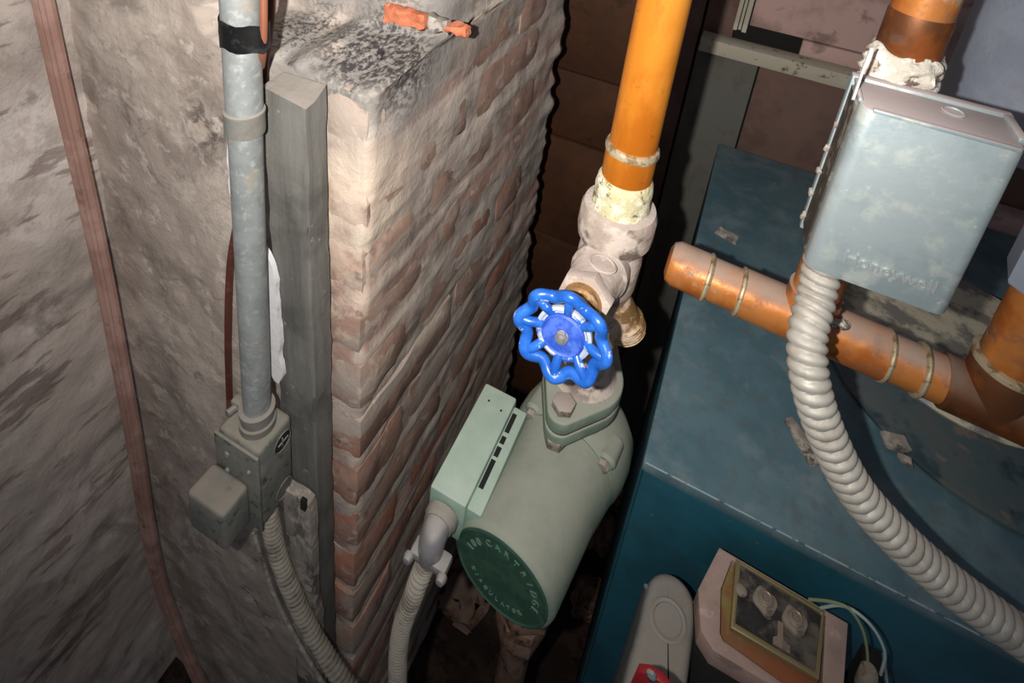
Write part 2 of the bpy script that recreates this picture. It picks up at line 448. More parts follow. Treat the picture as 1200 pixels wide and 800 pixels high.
M_collar = mat('pale_gasket_collar', '#c4bca6', 0.9, world=True, layers=[dict(color='#7d7a74', scale=30, lo=0.45, hi=0.6), dict(color='#8f9aa0', scale=20, lo=0.55, hi=0.65)], bump=[(80, 0.001, None)])
M_galv = mat('galvanised_cover_steel', '#a3b0b4', 0.48, 0.35, layers=[
    dict(color='#8d9ca1', scale=16, lo=0.42, hi=0.62, rough=0.6), dict(color='#b4bdba', scale=40, lo=0.5, hi=0.66, rough=0.55),
    dict(color='#a8b0b4', scale=140, lo=0.62, hi=0.72, metal=0.1)], bump=[(220, 0.00015, None)],
    dust=dict(color='#c2b6b6', n0=0.5, n1=0.9, min=0.9, amt=1.0))
M_galv_dark = mat('dull_dark_steel', '#4a4741', 0.6, 0.5, layers=[dict(color='#655f56', scale=60, lo=0.5, hi=0.62, rough=0.9, metal=0.0)], dust=dict(color='#9a8f88'))
M_relief = mat('bright_relief_edges', '#c3c8c8', 0.35, 0.6)
M_flue = mat('blue_grey_flue_steel', '#8891a2', 0.75, 0.1, layers=[dict(color='#98a1b2', scale=12, lo=0.42, hi=0.62), dict(color='#8f8c93', scale=90, lo=0.58, hi=0.7, amt=0.6)], bump=[(120, 0.0005, None)])
M_backdark = mat('dark_brown_board', '#4a2c18', 0.75, world=True, layers=[dict(color='#5a361d', scale=6, lo=0.42, hi=0.62), dict(color='#38230f', scale=20, lo=0.55, hi=0.68, amt=0.7), dict(color='#7f6b50', scale=90, lo=0.72, hi=0.76)], bump=[(60, 0.0008, None)])
M_backpost = mat('sooty_grey_plank', '#605f59', 0.9, world=True, layers=[dict(color='#4c4943', scale=8, lo=0.45, hi=0.6, stretch=(1, 1, 0.3)), dict(color='#5b564f', scale=40, lo=0.55, hi=0.66)], bump=[(60, 0.001, (1, 1, 0.2))])
M_tan = mat('dusty_pink_board', '#bb9d96', 0.9, world=True, layers=[dict(color='#9b7f77', scale=7, lo=0.45, hi=0.6), dict(color='#55453d', scale=16, lo=0.56, hi=0.66, amt=0.6), dict(color='#a08a7f', scale=40, lo=0.6, hi=0.7, amt=0.6)], bump=[(80, 0.0006, None)])
M_brownboard = mat('sooty_brown_board', '#70574f', 0.9, world=True, layers=[dict(color='#614a43', scale=9, lo=0.45, hi=0.6), dict(color='#68564e', scale=30, lo=0.56, hi=0.68)], bump=[(80, 0.0006, None)])
M_rail = mat('dusty_pine_rail', '#aca695', 0.9, layers=[dict(color='#bcb7a8', scale=20, lo=0.45, hi=0.6, stretch=(0.2, 1, 1)), dict(color='#5c564a', scale=70, lo=0.6, hi=0.7)], bump=[(80, 0.0006, (0.1, 1, 1))])
M_floor = mat('sooty_dirt_floor', '#2e211b', 0.95, world=True, layers=[dict(color='#45342b', scale=14, lo=0.45, hi=0.6), dict(color='#1a1411', scale=30, lo=0.5, hi=0.65)], bump=[(30, 0.01, None), (120, 0.003, None)])
M_rust = mat('rusty_iron', '#80604e', 0.85, 0.1, layers=[dict(color='#97796a', scale=40, lo=0.45, hi=0.6), dict(color='#3a2a23', scale=60, lo=0.52, hi=0.66), dict(color='#96735c', scale=30, lo=0.58, hi=0.68)], bump=[(120, 0.0008, None)], dust=dict(color='#7c6c62'))
M_burner = mat('grey_burner_casting', '#84888a', 0.5, 0.3, layers=[dict(color='#6d7173', scale=40, lo=0.45, hi=0.62)], dust=dict(color='#8f887f', n0=0.3, min=0.6), bump=[(200, 0.0003, None)])
M_chrome = mat('bright_trim', '#c9cccd', 0.2, 0.9)
M_red = mat('red_label', '#8e1722', 0.5)
M_pinkmetal = mat('dusty_cover_flange', '#a78c84', 0.7, 0.2, layers=[dict(color='#8a746c', scale=50, lo=0.5, hi=0.64), dict(color='#c9b4ac', scale=90, lo=0.58, hi=0.7)], bump=[(200, 0.0003, None)], dust=dict(color='#a7938a', n0=0.3, amt=0.7))
M_brownmetal = mat('rusty_orange_tray', '#8a6244', 0.7, 0.1, layers=[dict(color='#94593c', scale=30, lo=0.45, hi=0.6), dict(color='#8d8348', scale=20, lo=0.55, hi=0.66)])
M_brassedge = mat('bright_plated_lip', '#b3a77e', 0.35, 0.7)
M_pitch = mat('dusty_black_pitch', '#2c2a2c', 0.9, layers=[dict(color='#5c5750', scale=60, lo=0.45, hi=0.6), dict(color='#1d1b20', scale=30, lo=0.55, hi=0.65)], bump=[(120, 0.002, None)])
M_spring = mat('dusty_spring_metal', '#aa9a8c', 0.4, 0.5, layers=[dict(color='#6f665c', scale=90, lo=0.5, hi=0.62, metal=0, rough=0.9)])
M_ceramic = mat('dusty_porcelain', '#8a8074', 0.8, layers=[dict(color='#5f574d', scale=90, lo=0.5, hi=0.62)], bump=[(150, 0.001, None)])
M_wgreen = mat('green_wire', '#7d8a6a', 0.5)
M_wwhite = mat('grey_white_wire', '#9db0ae', 0.5)

# ================================================================== SETTING
# ---- left wall: rough plaster parallel to the view depth
XL = -0.606
bm = bmn()
nu, nv = 110, 190
grid = []
for j in range(nv + 1):
    z = 1.62 * j / nv
    row = []
    for i in range(nu + 1):
        y = -0.35 + 0.75 * i / nu
        d = fbm((0, y, z), 5) * 0.009 + fbm((5, y * 1.2, z * 2), 20) * 0.0028 + abs(fbm((9, y, z * 1.4), 11)) * 0.004
        row.append(bm.verts.new((XL + d, y, z)))
    grid.append(row)
for j in range(nv):
    for i in range(nu):
        bm.faces.new((grid[j][i], grid[j][i + 1], grid[j + 1][i + 1], grid[j + 1][i]))
bmesh.ops.reverse_faces(bm, faces=bm.faces)
# thickness behind
box(bm, (XL - 0.12, -0.35, 0), (XL - 0.03, 1.2, 1.62))
tag(put('wall_left', bm, M_wall_left, angle=180), kind='structure')

# ---- chimney: plastered masonry core with a broken ledge, brick facing as parts
YF, XR, YB = 0.34, -0.246, 0.83
ZL = 1.206
def sm(a, b, x):
    t = max(0, min(1, (x - a) / (b - a))); return t * t * (3 - 2 * t)
zs = []
z = 0.0
while z < 1.56:
    zs.append(z)
    z += 0.0018 if 1.185 < z < 1.235 else 0.0075
us = []
x = XL - 0.02
NF = 62; NCn = 10; NS = 80; NB = 12
def perim(z):
    pts = []
    up = sm(0.0, 1.0, (z - ZL) / 0.012 + 0.5)
    rc = 0.010 + 0.035 * up
    y0 = YF + 0.088 * up
    xc = XR - rc
    for i in range(NF + 1):
        xx = (XL - 0.02) + (xc - XL + 0.02) * i / NF
        zl = ZL + 0.012 * fbm((xx * 9, 0, 0), 3, 3) + 0.004 * noise.noise(Vector((xx * 90, 0, 3)))
        s = sm(zl - 0.004, zl + 0.006, z) * sm(-0.425, -0.402, xx + 0.01 * noise.noise(Vector((0, 0, z * 60))))
        pts.append((Vector((xx, YF + 0.088 * s, z)), Vector((0, -1, 0))))
    for i in range(1, NCn):
        a = pi / 2 * i / NCn
        pts.append((Vector((xc + rc * sin(a), y0 + rc - rc * cos(a), z)), Vector((sin(a), -cos(a), 0))))
    for i in range(NS + 1):
        yy = y0 + rc + (YB - y0 - rc) * i / NS
        pts.append((Vector((XR, yy, z)), Vector((1, 0, 0))))
    for i in range(1, NB + 1):
        pts.append((Vector((XR - 0.35 * i / NB, YB, z)), Vector((0, 1, 0))))
    return pts
bm = bmn(); rows = []
for z in zs:
    r = []
    for p, n in perim(z):
        right = n.x
        d = fbm(p, 6) * 0.003 + fbm(p + Vector((4, 4, 4)), 24) * 0.0016 + (abs(fbm(p + Vector((7, 1, 2)), 15)) * 0.0022 if right < 0.5 else 0)
        if right > 0.5:
            jz = ((p.z - 1.1335 + 0.004 * noise.noise(Vector((3, p.y * 14, p.z * 5)))) / 0.0735) % 1.0; jz = min(jz, 1 - jz) * 0.0735
            d += 0.0026 * max(0, 1 - jz / 0.008) * (0.6 + noise.noise(Vector((1, p.y * 20, p.z * 20)))) * (1 - sm(0.74, 0.80, p.y))
            # hollows and runs of plaster over the courses of the right face
            d += 0.0006 + fbm(Vector((2, p.y * 0.35, p.z * 1.3)), 10) * 0.0034
            if p.y > 0.78: d += 0.010 * fbm(Vector((0, 1, p.z)), 28) * (p.y - 0.78) / 0.05 
        r.append(bm.verts.new(p + n * d + Vector((0, 0, 0.003 * noise.noise(p * 70)))))
    rows.append(r)
for a, b in zip(rows[:-1], rows[1:]):
    for i in range(len(a) - 1):
        bm.faces.new((a[i], a[i + 1], b[i + 1], b[i]))
chim = tag(put('wall_chimney', bm, M_chim, angle=180), kind='structure')

# brick facing
CR = 0.0735
variants = {}
def brick_src(kind, k):
    if (kind, k) not in variants:
        dims = {'long': (0.030, 0.192, 0.064), 'half': (0.030, 0.088, 0.064), 'corner_long': (0.050, 0.19, 0.062), 'corner_short': (0.050, 0.088, 0.062)}[kind]
        seg = {'long': (2, 10, 4), 'half': (2, 5, 4), 'corner_long': (4, 10, 4), 'corner_short': (4, 5, 4)}[kind]
        variants[(kind, k)] = (rough_box(*dims, seg, 0.010 if 'corner' in kind else 0.009, 0.0024 if 'corner' in kind else 0.0016, k * 5 + len(kind)), dims)
    return variants[(kind, k)]
srcobj = {}
def lay(kind, k, c):
    key = (kind, k)
    if key not in srcobj:
        t, dims = brick_src(kind, k)
        for v in t.verts: v.co += Vector(c)
        o = put('brick', t, M_brick, chim, angle=50)
        o['_c'] = 0; del o['_c']
        srcobj[key] = (o, Vector(c) - WORLD[o.name])
    else:
        o, off = srcobj[key]
        share('brick', o, Vector(c) - off, chim)
for row in range(18):
    zj = 1.1335 + CR - CR * row             # joint above the course
    zc = zj - CR / 2
    if zc < 0.03: break
    odd = row % 2
    k = row % 3
    pr = (0.0040 if zc < 0.93 else 0.0012) + 0.002 * noise.noise(Vector((row * 3.3, 0, 0)))
    if odd: lay('corner_long', k, (XR + pr - 0.025, YF - pr + 0.095, zc)); y = YF - pr + 0.19 + 0.012
    else: lay('corner_short', k, (XR + pr - 0.025, YF - pr + 0.044, zc)); y = YF - pr + 0.088 + 0.012
    j = 0
    while y + 0.19 < YB - 0.01:
        lay('long', (row + j) % 3, (XR + (0.0016 if zc < 0.93 else 0.0004) - 0.015 + 0.0022 * noise.noise(Vector((row * 1.7, j * 2.1, 5))), y + 0.096, zc + 0.001 * (j % 2)))
        y += 0.204; j += 1
    if y + 0.088 < YB - 0.005: lay('half', row % 2, (XR + 0.0035 - 0.015, y + 0.044, zc))
for row in range(1, 5):                      # courses of the upper, set-back part, right face
    zc = 1.1335 + CR / 2 + CR * row
    y = 0.50 + 0.10 * (row % 2)
    while y + 0.19 < YB:
        lay('long', row % 3, (XR + 0.001 - 0.015, y + 0.096, zc)); y += 0.204
# fresh orange break in the brick above the ledge
for (a, b, c, dd) in (((455, 14), (497, 26), 0.030, 1), ((503, 24), (524, 36), 0.022, 2), ((524, 30), (546, 38), 0.016, 3)):
    p = at(*a, Y=0.427); q = at(*b, Y=0.427)
    L_ = abs(q.x - p.x)
    t = rough_box(L_ * 1.05, 0.010, c * 0.55, (12, 2, 6), 0.001, 0.0035, dd * 11, 150)
    for v in t.verts: v.co += Vector(((p.x + q.x) / 2, 0.428, (p.z + q.z) / 2))
    put('brick', t, M_brick_orange if dd != 2 else M_offcut, chim, angle=40, label='freshly broken orange brick' if dd != 2 else 'pale chipped brick')

# ---- back wall: planks and panels
YW = 1.05
bm = bmn(); box(bm, (-0.75, YW + 0.012, 0), (1.1, YW + 0.06, 1.7))
wb = tag(put('wall_back', bm, M_dark), kind='structure')
for k, (z0, z1) in enumerate(((1.17, 1.45), (0.905, 1.165), (0.752, 0.900), (0.498, 0.747), (0.25, 0.493), (0.0, 0.245))):
    bm = bmn(); box(bm, (-0.74, YW - 0.004 * (k % 2), z0), (-0.125, YW + 0.014, z1), 0.002)
    put('plank', bm, M_backdark, wb)
bm = bmn(); box(bm, (-0.120, YW - 0.006, 0), (-0.062, YW + 0.014, 1.5), 0.002); put('plank', bm, M_brownboard, wb)
bm = bmn(); box(bm, (-0.058, YW - 0.012, 0), (0.045, YW + 0.014, 1.03), 0.002); put('plank', bm, M_backpost, wb, label='sooty grey upright plank')
bm = bmn(); box(bm, (-0.058, YW - 0.004, 1.034), (-0.008, YW + 0.014, 1.5), 0.002); put('plank', bm, M_brownboard, wb)
bm = bmn(); box(bm, (0.048, YW, 0.60), (0.205, YW + 0.014, 1.05), 0.002); put('panel', bm, M_brownboard, wb)
bm = bmn(); box(bm, (0.210, YW, 0.60), (0.80, YW + 0.014, 1.05), 0.002); put('panel', bm, M_brownboard, wb)
bm = bmn(); box(bm, (0.014, YW - 0.003, 1.085), (0.80, YW + 0.014, 1.5), 0.002); put('panel', bm, M_tan, wb, label='dusty pink upper panel')
bm = bmn(); box(bm, (0.10, YW - 0.006, 1.055), (0.20, YW + 0.010, 1.083), 0.002); put('panel', bm, M_tan, wb)
for x0, x1, d in ((-0.010, -0.003, 0.016), (-0.002, 0.003, 0.010), (0.004, 0.012, 0.018)):
    bm = bmn(); box(bm, (x0, YW - d, 1.075), (x1, YW + 0.012, 1.5), 0.0015)
    tag(put('trim_1' if d == 0.016 else 'trim_2' if d == 0.010 else 'trim_3', bm, M_rail), kind='structure')

# ---- floor
bm = bmn(); g = []
for j in range(60):
    r = []
    for i in range(60):
        xx = -1.0 + 2.2 * i / 59; yy = -0.6 + 1.75 * j / 59
        r.append(bm.verts.new((xx, yy, -0.004 + 0.012 * fbm((xx, yy, 0), 9))))
    g.append(r)
for j in range(59):
    for i in range(59): bm.faces.new((g[j][i], g[j][i + 1], g[j + 1][i + 1], g[j + 1][i]))
box(bm, (-1.0, -0.6, -0.08), (1.2, 1.15, -0.03))
tag(put('floor', bm, M_floor, angle=180), kind='structure')

# ================================================================== LEFT SIDE THINGS
# wooden rail across the back wall
bm = bmn(); box(bm, (-0.055, YW - 0.045, 1.0335), (0.62, YW - 0.0065, 1.0585), 0.002)
tag(put('wooden_rail', bm, M_rail), 'narrow dusty pale wooden rail fixed across the back wall panels', 'rail')

a_ = at(1150, 268, Y=1.0)
bm = bmn(); box(bm, (a_.x - 0.12, 1.0, a_.z - 0.035), (a_.x + 0.28, 1.042, a_.z + 0.030), 0.002)
tag(put('wooden_rail', bm, M_tan), 'lower dusty pink rail against the back wall, right of the steel enclosure', 'rail')

# tall grey board
bm = bmn()
pts = [(-0.324, 0.332), (-0.324, 0.310), (-0.2835, 0.309), (-0.2810, 0.3105), (-0.2805, 0.320), (-0.2805, 0.332)]
t = bmesh.new()
bot = [t.verts.new((x + 0.004 , y, 0.30)) for x, y in pts]
rings = []
for k in range(60):
    zz = 0.22 + (1.197 - 0.22) * k / 59
    ring = []
    for i, (x, y) in enumerate(pts):
        wob = 0.0012 * noise.noise(Vector((i * 9.1, 0, zz * 40)))
        chip = 0
        if i in (3, 4) and 0.0 < noise.noise(Vector((3, 0, zz * 55))) - 0.25: chip = -0.004
        zt = zz
        if k == 59: zt += 0.004 * (y - 0.31) / 0.02 + (-0.005 if i in (2, 3, 4) else 0) + 0.001 * i % 0.003
        ring.append(Vector((x + wob + chip + 0.020 * (1.2 - zz), y + wob, zt)))
    rings.append(ring)
t.free()
ring_surface(bm, rings)
tag(put('wooden_board', bm, M_board, angle=30), 'tall weathered grey board standing upright at the brick chimney corner', 'board')

# short pale offcut low beside it
bm = bmn(); t = rough_box(0.035, 0.012, 0.34, (4, 2, 26), 0.002, 0.0016, 4, 60)
oc_ = at(354, 640, Y=0.300)
for v in t.verts: v.co += Vector((oc_.x + 0.04 * -(v.co.z - 0.1), 0.3005, 0.582))
merge(bm, t)
oc = put('wood_offcut', bm, M_offcut, angle=30)
tag(oc, 'short pale worn wood offcut on the lower grey board, below the junction box', 'wood')
bm = bmn(); ns = at(356, 590, Y=0.2945); box(bm, (ns.x - 0.003, 0.2925, ns.z - 0.008), (ns.x + 0.003, 0.2965, ns.z + 0.007), 0.0006); put('nail_slot', bm, M_dark, oc)

# white strip behind conduit
WS = resample(catmull([at(x_, y_, Y=0.306) for x_, y_ in ((270, 90), (272, 150), (277, 225), (285, 262), (312, 300), (320, 350), (326, 446))], 0.004), 0.004)[0]
bm = bmn(); a = at(263, 92, Y=0.306); b = at(326, 446, Y=0.306)
rings = []
for k in range(50):
    f = k / 49; c = WS[min(len(WS) - 1, int(f * (len(WS) - 1) + 0.5))]
    wd = 0.0046 + 0.003 * noise.noise(Vector((0, 2, f * 14))) + (0.002 * f)
    if k in (0, 49): wd *= 0.4
    e = 0.002 * noise.noise(Vector((7, 0, f * 30)))
    rings.append([c + Vector((-wd + e, 0.003, 0)), c + Vector((-wd + e, -0.002, 0)), c + Vector((wd + e, -0.002, 0)), c + Vector((wd + e, 0.003, 0))])
ring_surface(bm, rings)
bmesh.ops.recalc_face_normals(bm, faces=bm.faces)
tag(put('white_strip', bm, M_white, angle=40), 'thin chalky white strip running down the wall behind the conduit', 'strip')

# vertical electrical conduit
CX, CY, CRD = -0.3180, 0.2860, 0.0138
ct = empty('electrical_conduit', (CX, CY, 0.80), 'straight galvanised electrical conduit rising from the junction box', 'conduit')
def cz_(py): return at(290, py, Y=CY).z
mid = Vector((at(287, 142, Y=CY).x, CY, cz_(142))); low = Vector((at(301, 474, Y=CY).x, CY, 0.8595)); top = mid + (mid - low).normalized() * 0.30
bm = bmn(); tube(bm, [top, mid], CRD * 0.96, 24, smooth=False); put('upper_pipe', bm, M_emt, ct)
bm = bmn(); tube(bm, [mid + Vector((0, 0, 0.012)), low], CRD * 0.90, 24, smooth=False); put('lower_pipe', bm, M_emt, ct)
bm = bmn(); lathe(bm, [(0.0128, -0.004), (0.0143, -0.003), (0.0145, 0.0), (0.0145, 0.012), (0.0149, 0.0135), (0.0149, 0.0155), (0.0132, 0.0165)], frame(mid + Vector((0, 0, -0.006)), (0, 0, 1)), 28)
put('coupling', bm, M_emt_dull, ct)
bm = bmn(); lathe(bm, [(0.0130, 0.0), (0.0166, 0.0), (0.0166, 0.008), (0.0150, 0.0095), (0.0150, 0.018), (0.0162, 0.0195), (0.0162, 0.023), (0.0134, 0.024)], frame(low + Vector((0, 0, -0.0125)), (0, 0, 1)), 28)
box(bm, (low.x - 0.028, low.y - 0.006, low.z - 0.006), (low.x - 0.012, low.y + 0.004, low.z + 0.006), 0.002)
cn = put('connector', bm, M_emt_dull, ct)
bm = bmn(); tube(bm, [low + Vector((-0.021, -0.004, 0)), low + Vector((-0.023, -0.014, 0.001))], 0.0036, 10, smooth=False); put('set_screw', bm, M_zinc, cn)
zt0, zt1 = cz_(22), cz_(53)
bm = bmn()
rings = []
for k in range(9):
    zz = zt1 + (zt0 - zt1) * k / 8
    ring = []
    for i in range(28):
        a = 2 * pi * i / 28
        r = CRD * 0.96 + 0.0011 + 0.0004 * noise.noise(Vector((cos(a) * 3, sin(a) * 3, zz * 200)))
        x_ = low.lerp(top, (zz - low.z) / (top.z - low.z)).x + r * cos(a); y_ = CY + r * sin(a)
        if cos(a) > 0.2: x_ += 0.009 * (cos(a) - 0.2) / 0.8
        ring.append(Vector((x_, y_, zz + (0.0012 * sin(i * 1.3) if k in (0, 8) else 0))))
    rings.append(ring)
ring_surface(bm, rings, cap0=False, cap1=False)
put('tape_wrap', bm, M_tape, ct, label='black electrical tape band')

# wires next to the conduit
bm = bmn(); tube(bm, [at(309, -60, Y=0.283), at(309, 0, Y=0.283), at(309, 30, Y=0.284), at(308, 60, Y=0.288), at(306, 78, Y=0.300)], 0.0026, 10)
tag(put('copper_wire', bm, M_copperwire), 'thin reddish copper wire held under the black tape on the conduit', 'wire')
bm = bmn(); tube(bm, [at(318, -60, Y=0.322), at(318, 0, Y=0.322), at(314, 45, Y=0.322), at(308, 90, Y=0.328), at(296, 180, Y=0.331), at(277, 265, Y=0.329), at(269, 320, Y=0.329), at(267, 400, Y=0.329), at(269, 478, Y=0.333)], 0.0034, 10)
tag(put('brown_cable', bm, M_brownwire), 'thin dark brown cable passing behind the conduit down to the junction box', 'cable')

# ribbed brown hose down the wall
hp = [at(30, -90, Y=0.310), at(50, 0, Y=0.310), at(72, 100, Y=0.310), at(95, 200, Y=0.310), at(119, 310, Y=0.310), at(140, 420, Y=0.310), at(158, 520, Y=0.310), at(172, 610, Y=0.310), at(190, 690, Y=0.310), at(226, 780, Y=0.310), at(262, 850, Y=0.310), at(330, 950, Y=0.310)]
bm = bmn()
P = catmull(hp, 0.008)
rings = []
for i, p in enumerate(P):
    T = (P[min(i + 1, len(P) - 1)] - P[max(i - 1, 0)]).normalized()
    side = T.cross(Vector((0, 1, 0))).normalized()
    if side.x < 0: side = -side
    W, H = 0.0122, 0.0065
    ring = []
    prof = []
    for k in range(13):
        u_ = -1 + 2 * k / 12
        prof.append((u_ * W, -H * (1 - abs(u_) ** 3) * 1.0 - (0.0012 if k % 2 else 0)))
    prof += [(W * 0.9, 0.004), (-W * 0.9, 0.004)]
    for x_, y_ in prof: ring.append(p + side * x_ + Vector((0, y_, 0)))
    rings.append(ring)
ring_surface(bm, rings); bmesh.ops.recalc_face_normals(bm, faces=bm.faces)
tag(put('ribbed_hose', bm, M_hose, angle=20), 'long flat ribbed brown hose running down the corner of the plaster walls', 'hose')

# junction box
jb = empty('junction_box', (-0.326, 0.286, 0.7375), 'dusty grey steel junction box at the foot of the vertical conduit', 'junction box')
JX0, JX1, JY0, JY1, JZ0, JZ1 = -0.353, -0.299, 0.262, 0.3075, 0.7385, 0.8470
bm = bmn(); box(bm, (JX0 + 0.0012, JY0 + 0.003, JZ0 + 0.001), (JX1 - 0.0008, JY1, JZ1), 0.0055, 3); put('body', bm, M_jbox, jb)
bm = bmn(); box(bm, (JX0, JY0, JZ0), (JX1, JY0 + 0.0034, JZ1 - 0.0035), 0.0014, 2); cp = put('cover_plate', bm, M_jbox, jb)
for (px_, py_, r) in ((266, 532, 0.0034), (267, 550, 0.0026), (292, 553, 0.0024)):
    q_ = at(px_, py_, Y=JY0)
    bm = bmn(); lathe(bm, [(r, -0.0004), (r, 0.0012), (r * 0.6, 0.0022), (0.0001, 0.0024)], frame(q_, (0, -1, 0)), 14); put('screw', bm, M_zinc, cp)
k1 = at(331, 517, X=JX1); k2 = at(333, 572, X=JX1)
bm = bmn(); lathe(bm, [(0.0098, -0.0015), (0.0098, 0.0002), (0.0001, 0.0002)], frame(k1, (1, 0, 0)), 28)
ko = put('open_knockout', bm, M_dark, jb)
bm = bmn(); box(bm, (k1.x, k1.y - 0.006, k1.z - 0.0006), (k1.x + 0.0012, k1.y + 0.007, k1.z + 0.0006), 0.0002); box(bm, (k1.x, k1.y - 0.0012, k1.z - 0.005), (k1.x + 0.0012, k1.y, k1.z + 0.006), 0.0002); put('wire_end', bm, M_zinc, ko)
for kc, r in ((k1, 0.0105), (k2, 0.0105)):
    bm = bmn()
    rings = []
    for k in range(29):
        a = 2 * pi * k / 28
        c = kc + Vector((0, r * cos(a), r * sin(a)))
        rad = Vector((0, cos(a), sin(a)))
        rings.append([c + rad * 0.0007, c + Vector((0.0008, 0, 0)), c - rad * 0.0007, c - Vector((0.0006, 0, 0))])
    ring_surface(bm, rings, cap0=False, cap1=False)
    put('knockout_ring', bm, M_jbox, jb)
bm = bmn(); box(bm, (-0.3565, 0.2315, 0.7490), (-0.3105, 0.2624, 0.8010), 0.0045, 3)
put('switch_cover', bm, M_jbox, jb)

# flex conduit below the junction box + thin cable
fp = [at(313, 600, Y=0.284), at(324, 645, Y=0.283), at(341, 690, Y=0.283), at(362, 735, Y=0.283), at(390, 780, Y=0.283), at(425, 825, Y=0.283), at(480, 880, Y=0.283)]
bm = bmn(); flex(bm, [Vector((fp[0].x, 0.285, 0.7385))] + fp[1:], 0.0095, 0.0058, 0.0026, 18)
tag(put('flexible_conduit', bm, M_flex_old, angle=60), 'dull flexible metal conduit dropping from the bottom of the junction box', 'conduit')
bm = bmn(); tube(bm, [at(297, 622, Y=0.285), at(306, 650, Y=0.285), at(322, 698, Y=0.285), at(344, 742, Y=0.285), at(372, 790, Y=0.285), at(405, 840, Y=0.285), at(455, 890, Y=0.285)], 0.0026, 10)
tag(put('thin_cable', bm, M_offcut), 'thin grey cable running alongside the dull conduit under the junction box', 'cable')

# ================================================================== MAIN PIPE, VALVE, PUMP
PX, PY = -0.0520, 0.41
def pz(py): 
    return at(735, py, Y=PY).z
mp = empty('copper_pipe', (PX, PY, 1.155), 'bright orange vertical copper pipe feeding down into the blue-handled valve', 'pipe')
bm = bmn(); lathe(bm, [(0.0183, 1.188), (0.0183, 1.50)], frame((PX, PY, 0), (0, 0, 1)), 40); put('tube', bm, M_copper, mp)
bm = bmn(); lathe(bm, [(0.0196, 1.148), (0.0198, 1.180), (0.0198, 1.186)], frame((PX, PY, 0), (0, 0, 1)), 40); put('adapter_sleeve', bm, M_copper, mp, label='browner copper sleeve below the solder ring')
bm = bmn(); lathe(bm, [(0.0190, -0.0035), (0.0208, -0.0025), (0.0212, 0.0), (0.0202, 0.003), (0.0185, 0.004)], frame((PX, PY, 1.188), (0.03, 0.05, 1)), 40, rf=lambda a, h: 1 + 0.012 * sin(5 * a + h * 99))
sr = put('solder_ring', bm, M_solder, mp)
bm = bmn(); lathe(bm, [(0.0198, 1.128), (0.0225, 1.130), (0.0232, 1.138), (0.0222, 1.146), (0.0228, 1.152), (0.0215, 1.160), (0.0200, 1.163)], frame((PX, PY, 0), (0, 0, 1)), 44, rf=lambda a, h: 1 + 0.02 * noise.noise(Vector((cos(a) * 4, sin(a) * 4, h * 150))))
put('threaded_joint', bm, M_dope, mp, label='joint crusted with pale yellow pipe dope')

vl = empty('purge_valve', (PX, PY, 0.946), 'lime-crusted brass purge valve with round blue handwheel above the green pump', 'valve')
wob = lambda s_: (lambda a, h: 1 + 0.018 * noise.noise(Vector((cos(a) * 3 + s_, sin(a) * 3, h * 90))))
bm = bmn(); lathe(bm, [(0.021, 1.135), (0.0285, 1.134), (0.0305, 1.129), (0.0308, 1.113), (0.0300, 1.106), (0.0262, 1.102), (0.0250, 1.096)], frame((PX, PY, 0), (0, 0, 1)), 44, rf=wob(1)); put('collar', bm, M_brass_old, vl)
bm = bmn()
lathe(bm, [(0.0252, 1.100), (0.0262, 1.085), (0.0258, 1.060), (0.0222, 1.044), (0.0210, 1.036), (0.0240, 1.033), (0.0252, 1.027), (0.0252, 1.015), (0.0225, 1.008)], frame((PX, PY, 0), (0, 0, 1)), 40, rf=wob(3))
lathe(bm, [(0.0215, 1.012), (0.0205, 0.985), (0.0225, 0.962), (0.0265, 0.950), (0.030, 0.9455)], frame((PX, PY, 0), (0, 0, 1)), 40)
put('body', bm, M_brass_old, vl)
# bonnet toward the viewer
WC = at(659, 394, Y=0.300)
ROOT = Vector((PX, PY, 1.083))
bd = (WC - ROOT).normalized()
BL = (WC - ROOT).length
fb = frame(ROOT, bd)
bm = bmn(); lathe(bm, [(0.0215, 0.012), (0.0228, 0.026), (0.0228, 0.031), (0.0205, 0.034), (0.0195, 0.052), (0.0185, 0.060)], fb, 36, rf=wob(5)); bo = put('bonnet', bm, M_brass_old, vl)
bm = bmn(); lathe(bm, [(0.0095, -0.0008), (0.0110, 0.0003), (0.0095, 0.0010), (0.0085, 0.0002)], frame(ROOT + bd * 0.047 + fb.to_3x3() @ Vector((0.004, 0.0195, 0)), fb.to_3x3() @ Vector((0.1, 1, 0)))); put('cast_mark', bm, M_brass_old, bo)
bm = bmn(); prism(bm, hexp(0.0215, 0.3), 0.060, 0.071, fb, 0.0012); put('packing_nut', bm, M_brass_old, vl)
bm = bmn(); lathe(bm, [(0.0150, 0.070), (0.0150, 0.078), (0.0135, 0.080)], fb, 30); lathe(bm, [(0.0112, 0.079), (0.0108, 0.086)], fb, 24); put('gland', bm, M_brass, vl)
bm = bmn(); lathe(bm, [(0.0045, 0.084), (0.0045, BL + 0.001)], fb, 16); put('stem', bm, M_brass, vl)
# drain outlet with hose thread, pointing down to the right
DR = Vector((PX + 0.002, PY - 0.006, 1.066)); DE = at(735, 386, Y=0.416)
fd = frame(DR, DE - DR); DL = (DE - DR).length
bm = bmn(); lathe(bm, [(0.0130, -0.004), (0.0135, DL * 0.45), (0.0150, DL - 0.014), (0.0170, DL - 0.012)], fd, 30); do = put('drain_spout', bm, M_brass, vl)
prof = [(0.0150, DL - 0.013)]
for k in range(4):
    h = DL - 0.012 + k * 0.0028
    prof += [(0.0172, h), (0.0172, h + 0.0012), (0.0152, h + 0.0016), (0.0152, h + 0.0024)]
prof += [(0.0165, DL), (0.0120, DL), (0.0118, DL - 0.008)]
bm = bmn(); lathe(bm, prof, fd, 30); put('hose_thread', bm, M_brass, do)
